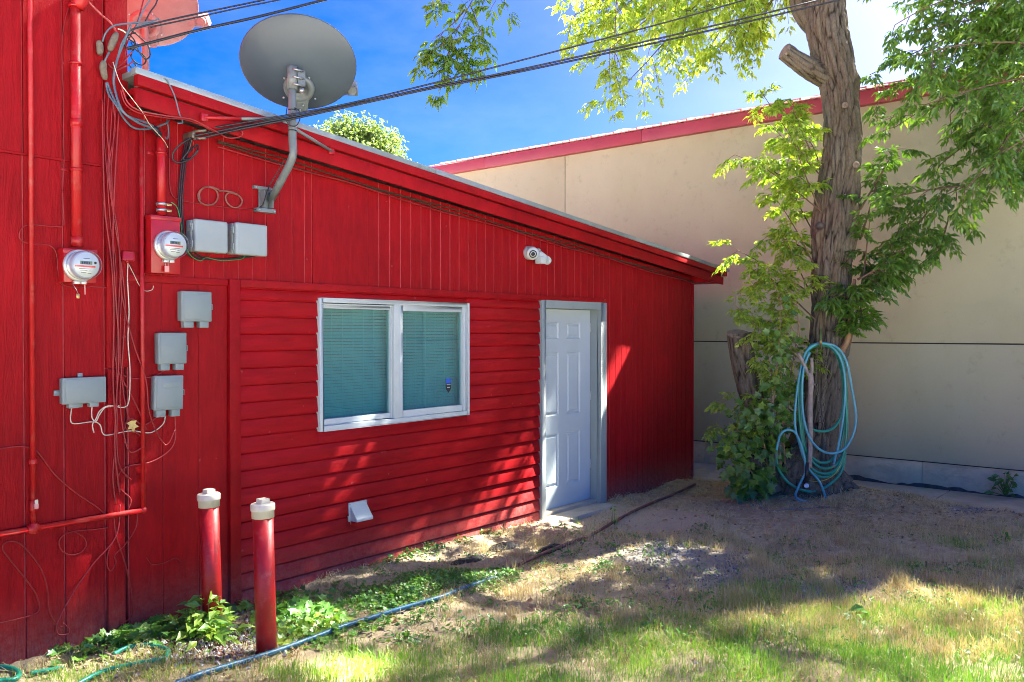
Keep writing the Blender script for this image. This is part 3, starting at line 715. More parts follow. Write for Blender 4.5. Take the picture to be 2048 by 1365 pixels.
tag(so.build('door_step', 'step_concrete', None, bevel=0.012), 'sandy concrete step at the foot of the white door', 'step')

# ================================================================== TAN BUILDING
UX = 10.65
tan = thing('tan_building', 'long tan stucco building with red metal roof and concrete footing', 'building', (UX, -1.0, 0))
Y0, Y1 = -16.0, 5.78
ZS0, ZJ2, ZE = 1.76 - 1.540, 1.76 - 0.148, 1.76 + 2.772
yv = on_x(1130, 380, UX).y
def stucco(y0, y1, z0, z1):
    MB().box(UX, UX + 0.2, y0 + 0.006, y1 - 0.006, z0 + 0.007, z1 - 0.007).build('stucco_panel', 'stucco', tan, bevel=0.008)
for a, b_ in ((Y0, -6.2), (-6.2, yv), (yv, Y1)):
    stucco(a, b_, ZJ2, ZE)
    stucco(a, b_, ZS0, ZJ2)
MB().box(UX + 0.02, UX + 0.22, Y0, Y1, ZS0 - 0.02, ZE).build('wall_core', 'dark_gap', tan)
fy = [Y0, -8.2, -5.4, -3.9, -2.2, -0.9, 0.6, 2.1, 3.7, Y1]
for a, b_ in zip(fy[:-1], fy[1:]):
    MB().box(UX + 0.012 + 0.004 * random.random(), UX + 0.25, a + 0.002, b_ - 0.002, -0.2, ZS0 - 0.003).build('foundation_block', 'foundation', tan, bevel=0.004)
MB().box(UX - 0.004, UX + 0.15, Y0, Y1, ZS0 - 0.0025, ZS0 + 0.006).build('base_flashing', 'dark_gap', tan)
# tar line along the foot, uneven
tm = MB(); pts = []
yy = -8.0
while yy < 0.2:
    hgt = max(0.004, 0.16 * abs(noise.noise((yy * 1.1, 3.1, 0.2))) * (0.4 + abs(noise.noise((yy * 5.3, 1.1, 0.2)))) - 0.022 + 0.03 * random.random())
    pts.append((yy, hgt)); yy += 0.07
for (a, h0), (b_, h1) in zip(pts[:-1], pts[1:]):
    t0, t1 = h0 - 0.08, h1 - 0.08
    tm._add([(UX - 0.004 - h0 * 0.15, a, -0.09), (UX - 0.004 - h1 * 0.15, b_, -0.09), (UX + 0.0115, b_, t1), (UX + 0.0115, a, t0)], [(0, 3, 2, 1)], True)
tm.build('tar_seal', 'tar', tan)
# roof: fascia, standing-seam panels, ridge
XR, ZR = 12.87, 1.76 + 3.53
xo = UX - 0.10
for a, b_ in ((Y0, -7.6), (-7.6, -4.55), (-4.55, -1.5), (-1.5, 1.55), (1.55, 4.6), (4.6, Y1 + 0.25)):
    MB().box(xo, UX + 0.10, a + 0.002, b_ - 0.002, ZE - 0.035, ZE + 0.135).build('fascia', 'roof_fascia', tan, bevel=0.003)
ze = ZE + 0.150
np_ = 0
y = Y0
while y < Y1 + 0.25 - 0.05:
    y2 = min(y + 0.40, Y1 + 0.25)
    pm = MB()
    pm.hexa([(xo - 0.02, y, ze - 0.012), (XR, y, ZR - 0.012), (XR, y2, ZR - 0.012), (xo - 0.02, y2, ze - 0.012),
             (xo - 0.02, y, ze), (XR, y, ZR), (XR, y2, ZR), (xo - 0.02, y2, ze)])
    for q in (0.0, 0.1333, 0.2667):
        h = 0.030 if q == 0 else 0.012
        a, b_ = y + q + 0.008, y + q + 0.032
        pm.hexa([(xo - 0.02, a, ze + 0.001), (XR, a, ZR + 0.001), (XR, b_, ZR + 0.001), (xo - 0.02, b_, ze + 0.001),
                 (xo - 0.02, a, ze + h), (XR, a, ZR + h), (XR, b_, ZR + h), (xo - 0.02, b_, ze + h)])
    pm.build('roof_panel', 'metal_roof', tan)
    y = y2
MB().hexa([(XR, Y0, ZR - 0.012), (15.4, Y0, ze), (15.4, Y1 + 0.25, ze), (XR, Y1 + 0.25, ZR - 0.012), (XR, Y0, ZR + 0.01), (15.4, Y0, ze + 0.02), (15.4, Y1 + 0.25, ze + 0.02), (XR, Y1 + 0.25, ZR + 0.01)]).build('roof_slope', 'metal_roof', tan)
MB().box(XR - 0.10, XR + 0.10, Y0, Y1 + 0.25, ZR + 0.020, ZR + 0.045).build('ridge_cap', 'metal_roof', tan)
MB().prism_y([(UX + 0.2, ZE), (15.2, ZE), (XR, ZR - 0.02)], Y1 - 0.1, Y1).build('gable', 'stucco', tan)
MB().box(UX + 0.2, 15.2, Y1 - 0.2, Y1 - 0.02, -0.2, ZE).build('end_wall', 'stucco', tan)
MB().box(15.1, 15.25, Y0, Y1 - 0.2, -0.2, ZE + 0.1).build('rear_wall', 'stucco', tan)
MB().box(UX + 0.2, 15.2, Y0, Y0 + 0.15, -0.2, ZE).build('end_wall', 'stucco', tan)
vp = on_x(1252, 272, 12.2)
rv = MB().lathe([(0.09, -0.25), (0.09, 0.02), (0.20, 0.03), (0.22, 0.05), (0.17, 0.10), (0.05, 0.13)], (vp.x, vp.y, vp.z - 0.02), (0, 0, 1), 20).build('roof_vent', 'vent_metal', None)
tag(rv, 'small pale mushroom vent on the red metal roof', 'roof vent')

# ================================================================== THINGS ON THE WALL
def pw(pts, y):                                      # photo points on a plane parallel to the wall
    return [on_y(p[0], p[1], p[2] if len(p) > 2 else y) for p in pts]

# ---- electric meters
def meter(box_px, dial_px, depth, r, label, extra):
    x0, y0, x1, y1 = box_px
    a = on_y(x0, y0, -depth); b_ = on_y(x1, y1, -depth)
    t = thing('electric_meter', label, 'electric meter', (0.5 * (a.x + b_.x), 0, b_.z), 'electric meters on the red wall')
    bx = MB(); bx.box(a.x, b_.x, -depth, 0.0, b_.z, a.z); B = bx.build('meter_box', 'red_metal', t, bevel=0.004)
    MB().box(a.x - 0.004, b_.x + 0.004, -depth - 0.005, -0.002, a.z - 0.020, a.z + 0.004).build('box_lid', 'red_metal', B, bevel=0.002)
    c = on_y(dial_px[0], dial_px[1], -depth)
    ax = (0, -1, 0)
    MB().lathe([(r * 1.02, 0.0), (r * 1.06, 0.004), (r * 1.06, 0.018), (r * 0.98, 0.022)], c, ax, 40).build('retaining_ring', 'meter_ring', t)
    body = MB().lathe([(r * 0.93, 0.02), (r * 0.92, 0.055), (r * 0.86, 0.088), (r * 0.84, 0.090)], c, ax, 40).build('meter_body', 'meter_body', t)
    MB().lathe([(r * 0.97, 0.020), (r * 0.96, 0.09), (r * 0.93, 0.108), (r * 0.82, 0.116), (r * 0.4, 0.119), (0.001, 0.12)], c, ax, 40).build('glass_cover', 'clear_glass', t)
    fc = c + Vector((0, -0.0915, 0))
    f = MB().lathe([(r * 0.80, 0.0), (r * 0.80, 0.001)], fc, ax, 40).build('dial_face', 'meter_face', t)
    yy = fc.y - 0.0018
    MB().box(fc.x - r * 0.40, fc.x + r * 0.36, yy - 0.001, yy, fc.z + r * 0.02, fc.z + r * 0.25).build('display', 'lcd', f)
    dg = MB()
    for k in range(5): dg.box(fc.x - r * 0.30 + k * r * 0.11, fc.x - r * 0.23 + k * r * 0.11, yy - 0.002, yy - 0.0011, fc.z + r * 0.06, fc.z + r * 0.21)
    dg.build('display_digits', 'ink', f)
    MB().box(fc.x - r * 0.76, fc.x + r * 0.56, yy - 0.001, yy, fc.z - r * 0.15, fc.z - r * 0.04).build('stripe', 'meter_stripe', f)
    tx = MB()
    for k, (w0, w1, zz) in enumerate(((-0.5, 0.3, -0.26), (-0.42, 0.05, -0.36), (0.12, 0.28, -0.38), (-0.35, -0.02, -0.50), (-0.2, 0.2, 0.42), (0.05, 0.3, -0.54))):
        tx.box(fc.x + r * w0, fc.x + r * w1, yy - 0.0008, yy, fc.z + r * zz - 0.0012, fc.z + r * zz + 0.0012)
    tx.build('dial_print', 'ink', f)
    cl = MB(); cl.box(c.x - r * 0.42, c.x - r * 0.03, -depth - 0.026, -depth, c.z - r * 1.22, c.z - r * 1.02); cl.box(c.x + r * 0.02, c.x + r * 0.36, -depth - 0.026, -depth, c.z - r * 1.22, c.z - r * 1.02)
    cl.build('ring_clamp', 'meter_ring', t, bevel=0.003)
    extra(t, c, r, depth)
    return t
def ex1(t, c, r, d):
    p = c + Vector((r * 0.30, -0.012, -r * 1.22))
    MB().tube([p, p + Vector((0.002, 0, -0.055))], 0.0035, 6).build('seal_tag', 'tag_pink', t)
    MB().ball(c + Vector((r * 0.56, -0.094, r * 0.16)), 0.007, 10, 6, (1, 0.4, 1)).build('optical_port', 'ink', t)
    q = c + Vector((-r * 0.45, -0.012, -r * 1.25))
    MB().tube([q, q + Vector((0.016, -0.004, -0.028)), q + Vector((0.026, -0.002, -0.05))], 0.0018, 5).build('seal_wire', 'steel', t)
    MB().box(q.x + 0.016, q.x + 0.034, q.y - 0.004, q.y + 0.004, q.z - 0.075, q.z - 0.05).build('seal', 'brass', t, bevel=0.003)
def ex2(t, c, r, d):
    p = c + Vector((-r * 0.22, -0.022, -r * 1.20))
    for s in (-0.008, 0.010): MB().tube([p + Vector((s, 0, 0)), p + Vector((s, -0.002, -0.024))], 0.0012, 5).build('seal_wire', 'steel', t)
    MB().box(p.x - 0.012, p.x + 0.014, p.y - 0.006, p.y + 0.003, p.z - 0.058, p.z - 0.022).build('seal_tag', 'tag_pink', t, bevel=0.002)
meter((127, 498, 193, 567), (158, 532), 0.085, 0.082, 'round glass electric meter on the small square red box, left of the wire bundle', ex1)
meter((302, 431, 361, 549), (335, 492), 0.095, 0.082, 'round glass electric meter on the tall red box beside the grey boxes', ex2)

# ---- service conduits feeding the meters
def strap(t, c, r, w=0.016):
    MB().lathe([(r + 0.003, -w / 2), (r + 0.005, -w / 2), (r + 0.005, w / 2), (r + 0.003, w / 2)], c, (0, 0, 1), 20).build('strap', 'red_metal', t)
    MB().box(c.x - r - 0.035, c.x - r + 0.002, -0.006, 0.0, c.z - w / 2, c.z + w / 2).build('strap_ear', 'red_metal', t, bevel=0.002)
c0 = on_y(154, 492, -0.045); ct = on_y(154, 14, -0.045); cx = c0.x
mast = thing('service_conduit', 'thick glossy red conduit rising from the left meter to the top of the wall', 'conduit', (cx, -0.045, c0.z), 'service conduits')
MB().cyl((cx, -0.045, c0.z - 0.005), (cx, -0.045, ct.z), 0.0265, seg=24).build('pipe', 'red_pipe', mast)
for py in (482, 247): 
    z = on_y(154, py, -0.045).z; MB().cyl((cx, -0.045, z - 0.022), (cx, -0.045, z + 0.022), 0.030, seg=24).build('coupling', 'red_pipe', mast)
for py in (128, 340): strap(mast, Vector((cx, -0.045, on_y(154, py, -0.045).z)), 0.0265)
hd = MB(); hd.lathe([(0.032, -0.02), (0.036, 0.0), (0.046, 0.05), (0.050, 0.085), (0.03, 0.12), (0.005, 0.13)], (cx + 0.012, -0.055, ct.z + 0.01), (0.25, -0.15, 1), 20); hd.build('weather_head', 'red_pipe', mast)
MB().lathe([(0.034, -0.008), (0.036, -0.008), (0.036, 0.008), (0.034, 0.008)], (cx, -0.045, ct.z + 0.0), (0, 0, 1), 20).build('clamp', 'red_metal', mast)
c1 = on_y(323, 428, -0.05); c1t = on_y(323, 262, -0.05); cx2 = c1.x
mast2 = thing('service_conduit', 'short thick red conduit between the tall red meter box and the eave', 'conduit', (cx2, -0.05, c1.z), 'service conduits')
MB().cyl((cx2, -0.05, c1.z - 0.01), (cx2, -0.05, c1t.z), 0.0245, seg=24).build('pipe', 'red_pipe', mast2)
strap(mast2, Vector((cx2, -0.05, on_y(323, 307, -0.05).z)), 0.0245)
for py in (409, 421):
    z = on_y(323, py, -0.05).z
    MB().lathe([(0.026, -0.008), (0.030, -0.008), (0.030, 0.008), (0.026, 0.008)], (cx2, -0.05, z), (0, 0, 1), 20).build('ground_clamp', 'steel', mast2)
    MB().box(cx2 + 0.028, cx2 + 0.058, -0.062, -0.048, z - 0.007, z + 0.007).build('clamp_screw', 'brass', mast2, bevel=0.002)

# ---- thin red piping: left riser, horizontal run, right riser
PY = -0.028
hz0, hz1 = on_y(-60, 1078, PY), on_y(290, 1021, PY)
run_z = 0.5 * (on_y(66, 1057, PY).z + on_y(285, 1022, PY).z)
xl = on_y(66, 900, PY).x; xr = on_y(286, 900, PY).x
pipes = thing('wall_piping', 'thin red gas piping, two risers joined by a low horizontal run', 'pipe', (xl, PY, run_z))
MB().cyl((xl, PY, run_z), (xl, PY, 6.0), 0.0125, seg=16).build('riser', 'red_pipe', pipes)
MB().cyl((xr, PY, run_z), (xr, PY, on_y(281, 262, PY).z), 0.0125, seg=16).build('riser', 'red_pipe', pipes)
MB().cyl((-0.6, PY, run_z), (xr, PY, run_z), 0.0150, seg=16).build('horizontal_run', 'red_pipe', pipes)
MB().cyl((xl, PY, run_z - 0.024), (xl, PY, run_z + 0.030), 0.021, seg=16).build('tee', 'red_pipe', pipes)
MB().cyl((xl - 0.03, PY, run_z), (xl + 0.03, PY, run_z), 0.021, seg=16).build('tee', 'red_pipe', pipes)
MB().ball((xr, PY, run_z), 0.021, 14, 8).build('elbow', 'red_pipe', pipes)
zc = on_y(66, 924, PY).z
MB().lathe([(0.013, -0.016), (0.021, -0.010), (0.021, 0.010), (0.013, 0.016)], (xl, PY, zc), (0, 0, 1), 8, smooth=False).build('union', 'red_pipe', pipes)
vz = on_y(68, 1012, PY).z
MB().lathe([(0.012, -0.03), (0.018, -0.024), (0.018, 0.024), (0.012, 0.03)], (xl, PY, vz), (0, 0, 1), 12).build('valve_body', 'red_pipe', pipes)
MB().box(xl - 0.006, xl + 0.014, PY - 0.034, PY - 0.018, vz - 0.012, vz + 0.014).build('valve_handle', 'tag_pink', pipes, bevel=0.003)
MB().box(xl - 0.004, xl + 0.012, PY - 0.034, PY - 0.026, vz + 0.010, vz + 0.036).build('valve_handle', 'pvc_white', pipes, bevel=0.003)

# ---- plastic boxes
def big_box(px0, py0, px1, py1, label, d=0.105):
    a = on_y(px0, py0, -d); b_ = on_y(px1, py1, -d)
    t = thing('junction_box', label, 'junction box', (a.x, 0, b_.z), 'plastic boxes on the red wall')
    MB().box(a.x - 0.004, b_.x - 0.006, -d * 0.62, -0.002, b_.z + 0.004, a.z - 0.004).build('box_body', 'pale_plastic', t, bevel=0.010, segs=3)
    MB().box(a.x, b_.x, -d, -d * 0.62, b_.z, a.z).build('lid', 'pale_plastic', t, bevel=0.016, segs=4)
    for f in (0.24, 0.76):
        z = b_.z + (a.z - b_.z) * f
        h = MB(); h.box(a.x - 0.010, a.x - 0.002, -d * 0.80, -d * 0.30, z - 0.022, z + 0.022)
        for q in (-0.014, 0.0, 0.014): h.cyl((a.x - 0.008, -d * 0.66, z + q - 0.004), (a.x - 0.008, -d * 0.66, z + q + 0.004), 0.006, seg=8)
        h.build('hinge', 'pale_plastic', t)
    return t
big_box(390, 437, 457, 508, 'large pale grey plastic box nearest the tall red meter box')
big_box(472, 444, 536, 514, 'large pale grey plastic box below the satellite dish bracket')
def small_box(px0, py0, px1, py1, label, d=0.06, latch=True, wide=False, mat='grey_plastic', tilt=0.0, plate=False):
    a = on_y(px0, py0, -d); b_ = on_y(px1, py1, -d); w = b_.x - a.x; h = a.z - b_.z
    t = thing('utility_box', label, 'utility box', (a.x + w / 2, 0, b_.z + h / 2), 'plastic boxes on the red wall')
    zb = b_.z + h * (0.17 if not wide else 0.14)
    MB().box(a.x + 0.004, b_.x - 0.004, -d * 0.55, -0.002, zb + 0.003, a.z - 0.003).build('box_body', mat, t, bevel=0.004)
    L = MB().box(a.x, b_.x, -d, -d * 0.55, zb, a.z).build('lid', mat, t, bevel=0.007, segs=3)
    MB().box(a.x + w * 0.07, b_.x - w * 0.10, -d - 0.0045, -d + 0.002, zb + h * 0.05, a.z - h * 0.05).build('lid_panel', mat, L, bevel=0.003)
    if plate:
        MB().box(a.x + w * 0.26, b_.x - w * 0.20, -d - 0.007, -d - 0.004, a.z - h * 0.30, a.z - h * 0.14).build('name_plate', mat, L, bevel=0.0015)
    for f0, f1 in (((0.10, 0.42), (0.62, 0.92)) if not wide else ((0.15, 0.38), (0.62, 0.84))):
        MB().box(a.x + w * f0, a.x + w * f1, -d * 0.85, -0.01, b_.z, zb + 0.006).build('cable_entry', mat, t, bevel=0.004)
    if latch:
        m = MB(); zc = zb + (a.z - zb) * 0.5
        m.tube([(b_.x + 0.002, -d * 0.6, zc - 0.018), (b_.x + 0.016, -d * 0.6, zc - 0.016), (b_.x + 0.016, -d * 0.6, zc + 0.014), (b_.x + 0.002, -d * 0.6, zc + 0.018)], 0.0035, 6)
        m.build('latch', mat, t)
    if wide:
        MB().box(a.x + w * 0.42, a.x + w * 0.53, -0.012, -0.003, a.z - 0.004, a.z + 0.022).build('mounting_tab', mat, t, bevel=0.002)
        MB().box(a.x - 0.026, a.x + 0.004, -0.012, -0.003, zb + h * 0.28, zb + h * 0.46).build('mounting_tab', mat, t, bevel=0.002)
        MB().box(a.x + w * 0.43, a.x + w * 0.53, -0.012, -0.003, b_.z, zb + 0.01).build('mounting_tab', mat, t, bevel=0.002)
        m = MB()
        for f in (0.2, 0.45, 0.7): m.box(b_.x - 0.008, b_.x + 0.001, -d * 0.9, -d * 0.75, zb + h * f * 0.8, zb + h * f * 0.8 + 0.008)
        m.build('side_slot', 'ink', t)
    if tilt:
        t.rotation_euler = (0, tilt, 0)
    return t
small_box(363, 582, 424, 656, 'grey utility box with double-edged lid, highest of the three small boxes')
small_box(317, 666, 374, 740, 'grey utility box in the middle of the three small boxes')
small_box(309, 753, 367, 832, 'grey utility box with a blank name plate, lowest of the three', plate=True, tilt=0.02)
small_box(125, 757, 213, 813, 'wide grey utility box left of the wire bundle, low on the wall', wide=True, latch=False, d=0.055)

# ---- red chime cover
p = on_y(259, 513, -0.05)
t = thing('bell_cover', 'small dark red plastic cover with white cord below, left of the thin riser', 'wall fitting', (p.x, 0, p.z))
MB().hexa([(p.x - 0.040, -0.052, p.z - 0.026), (p.x + 0.036, -0.052, p.z - 0.026), (p.x + 0.036, 0, p.z - 0.026), (p.x - 0.040, 0, p.z - 0.026),
           (p.x - 0.034, -0.045, p.z + 0.030), (p.x + 0.034, -0.045, p.z + 0.030), (p.x + 0.034, 0, p.z + 0.030), (p.x - 0.034, 0, p.z + 0.030)]).build('cover', 'red_metal', t, bevel=0.010, segs=3)
MB().cyl((p.x, -0.022, p.z - 0.038), (p.x, -0.022, p.z - 0.020), 0.012, seg=12).build('cord_grip', 'red_metal', t)

# ---- dryer vent hood
a = on_y(697, 1007, -0.02); b_ = on_y(723, 1042, -0.02)
hw = 0.085; xc = a.x + hw; zt_, zb_ = a.z, a.z - 0.135
t = thing('vent_hood', 'small white plastic vent hood low on the lap siding', 'vent', (xc, 0, zb_))
MB().box(xc - hw, xc + hw, -0.026, -0.006, zb_, zt_).build('flange', 'vinyl', t, bevel=0.004)
hd = MB()
x0, x1 = xc - hw + 0.012, xc + hw - 0.006
prof = [(-0.020, zt_ - 0.012), (-0.075, zb_ + 0.052), (-0.100, zb_ + 0.024), (-0.100, zb_ + 0.004), (-0.020, zb_ + 0.004)]
vs = [(x0, y, z) for y, z in prof] + [(x1, y, z) for y, z in prof]; n_ = len(prof)
fs = [tuple(range(n_)), tuple(range(2 * n_ - 1, n_ - 1, -1))] + [(i, i + n_, (i + 1) % n_ + n_, (i + 1) % n_) for i in range(n_)]
hd._add(vs, fs); hd.build('hood', 'vinyl', t, bevel=0.004)
sc_ = MB()
for dx in (-hw + 0.008, hw - 0.008): sc_.ball((xc + dx, -0.027, zt_ - 0.008), 0.0035, 8, 5)
sc_.build('screw', 'ink', t)
MB().tube([(xc - hw + 0.018, -0.02, zb_), (xc - hw + 0.020, -0.022, zb_ - 0.022)], [0.005, 0.003], 6).build('drip_nail', 'copper_nail', t)

# ---- security camera with two lamp heads
p = on_y(1060, 506, -0.03)
t = thing('security_camera', 'white security camera with round lens and swivel lamp under the eave', 'security camera', (p.x, 0, p.z))
MB().lathe([(0.062, 0.0), (0.062, 0.03), (0.05, 0.045)], (p.x, 0.0, p.z), (0, -1, 0), 24).build('wall_mount', 'vinyl', t)
ld = Vector((-0.55, -0.72, -0.30)).normalized()
bc = Vector((p.x - 0.005, -0.055, p.z - 0.002))
MB().lathe([(0.040, -0.03), (0.058, -0.02), (0.060, 0.03), (0.052, 0.045)], bc, ld, 24).build('camera_body', 'vinyl', t)
e = bc + ld * 0.046
MB().lathe([(0.036, 0), (0.036, 0.002)], e, ld, 24).build('lens_ring', 'ink', t)
MB().lathe([(0.026, 0), (0.026, 0.0035)], e, ld, 24).build('lens_bezel', 'vinyl', t)
MB().lathe([(0.020, 0), (0.018, 0.005), (0.003, 0.007)], e, ld, 20).build('lens', 'ink', t)
q = p + Vector((0.075, -0.06, -0.05))
MB().tube([p + Vector((0.02, -0.03, -0.01)), p + Vector((0.055, -0.05, -0.005)), q + Vector((0.005, 0, 0.0))], [0.022, 0.020, 0.030], 14).build('swivel_arm', 'vinyl', t)
MB().ball(p + Vector((0.062, -0.05, 0.022)), 0.021, 12, 8).build('swivel_joint', 'frame_grey', t)
MB().box(q.x - 0.040, q.x + 0.034, q.y - 0.045, q.y + 0.03, q.z - 0.050, q.z + 0.014).build('sensor', 'vinyl', t, bevel=0.008)
e2 = p + Vector((0.155, -0.075, -0.062))
MB().tube([p + Vector((0.06, -0.05, -0.0)), e2], [0.030, 0.036], 18).build('lamp_arm', 'vinyl', t)
MB().lathe([(0.036, -0.01), (0.040, 0.0), (0.038, 0.02), (0.02, 0.03), (0.002, 0.032)], e2, ld, 20).build('lamp_head', 'vinyl', t)

# ---- two capped cleanout pipes standing in the ground
def cleanout(base_px, top_px, label, cap_tint):
    b0 = on_z(base_px[0], base_px[1], 0.015)
    fwd = (b0 - CAM).dot(_fw)
    tp = at(top_px[0], top_px[1], fwd)
    axis = (tp - Vector((b0.x, b0.y, b0.z))); L = axis.length; ax = axis.normalized()
    t = thing('cleanout_pipe', label, 'pipe', (b0.x, b0.y, 0), 'capped pipes in front of the red wall')
    o = Vector((b0.x, b0.y, b0.z)) - ax * 0.15
    hp = L + 0.15 - 0.055
    MB().cyl(o, o + ax * (hp - 0.045), 0.0555, seg=36).build('pipe', 'red_pipe', t)
    cc = o + ax * (hp - 0.05)
    C_ = MB().lathe([(0.0600, 0.0), (0.0605, 0.038), (0.0645, 0.040), (0.0655, 0.046), (0.0655, 0.072), (0.061, 0.078), (0.02, 0.080)], cc, ax, 40).build('cap', 'pvc_white', t)
    MB().hexa([cc + Vector((sx * 0.027, sy * 0.027, 0.078)) for sx, sy in ((-1, -1), (1, -1), (1, 1), (-1, 1))] + [cc + Vector((sx * 0.026, sy * 0.026, 0.104)) for sx, sy in ((-1, -1), (1, -1), (1, 1), (-1, 1))]).build('plug_nut', 'pvc_white', C_, bevel=0.003)
    return t
cleanout((426, 1256), (417, 978), 'red standing pipe with white cap, closer to the wall, weeds at its foot', 0)
cleanout((533, 1299), (525, 997), 'red standing pipe with white cap, in front, nearer the blue hose', 0)

# ---- satellite dishes
def dish(center, az, el, W, H, mats, mast_fn, label, feed, name='satellite_dish'):
    n = Vector((math.cos(az) * math.cos(el), math.sin(az) * math.cos(el), math.sin(el)))
    rt = Vector((math.sin(az), -math.cos(az), 0)); up = rt.cross(n)
    t = thing(name, label, 'satellite dish', center, 'satellite dishes')
    m = MB(); prof = []
    R_ = 1.0; dep = 0.085
    rings = 14
    for i in range(rings + 1):
        r = max(0.004, i / rings); prof.append((r, dep * (r * r - 1)))
    prof += [(1.018, 0.004), (1.018, 0.010), (1.0, 0.012)]
    for i in range(rings, -1, -1):
        r = max(0.004, i / rings); prof.append((r, dep * (r * r - 1) + 0.006))
    m.lathe(prof, center, n, 64, True, (W / 2, H / 2), rt)
    m.build('reflector', mats[0], t)
    bc = center - n * (dep + 0.002) - up * (H * 0.20)
    def L(a, b_, c): return bc + rt * a + up * b_ + n * c
    bk = MB(); bk.lathe([(0.100, 0.030), (0.098, 0.0), (0.086, -0.014), (0.060, -0.016), (0.058, -0.006), (0.002, -0.004)], bc, n, 28)
    bk.build('back_ring', mats[1], t)
    lp = MB(); lp.hexa([L(-0.045, -0.16, -0.014), L(0.045, -0.16, -0.014), L(0.045, -0.16, 0.05), L(-0.045, -0.16, 0.05), L(-0.06, -0.06, -0.012), L(0.06, -0.06, -0.012), L(0.06, -0.06, 0.02), L(-0.06, -0.06, 0.02)])
    lp.build('arm_bracket', mats[1], t, bevel=0.004)
    bl = MB()
    for a, b_ in ((-0.085, 0.075), (0.07, 0.085), (-0.10, -0.06), (0.10, -0.06), (0.02, -0.11), (0.0, -0.145)): bl.ball(L(a, b_, -0.016), 0.008, 8, 6)
    bl.build('bolt', 'steel', t)
    # feed arm and low-noise block in front
    a0 = L(0.0, -0.16, 0.02); a1 = Vector(feed)
    MB().tube([a0, a0 + n * 0.08 - up * 0.02, a1], 0.017, 8).build('feed_arm', mats[1], t)
    ln = MB(); 
    q = a1 + up * 0.02
    def Q(a, b_, c): return q + rt * a + up * b_ + n * c
    ln.hexa([Q(-0.11, -0.03, -0.02), Q(0.11, -0.03, -0.02), Q(0.11, -0.03, 0.06), Q(-0.11, -0.03, 0.06), Q(-0.10, 0.05, -0.03), Q(0.10, 0.05, -0.03), Q(0.10, 0.05, 0.05), Q(-0.10, 0.05, 0.05)])
    LN = ln.build('feed_head', mats[1], t, bevel=0.006)
    for s in (-0.07, 0.0, 0.07): MB().cyl(Q(s, 0.02, -0.02), Q(s, 0.035, -0.075), 0.026, 0.030, seg=12).build('feed_horn', mats[1], LN)
    mast_fn(t, bc, n, up, rt)
    return t
azf = YAW
MX, MY = 3.21, -0.31
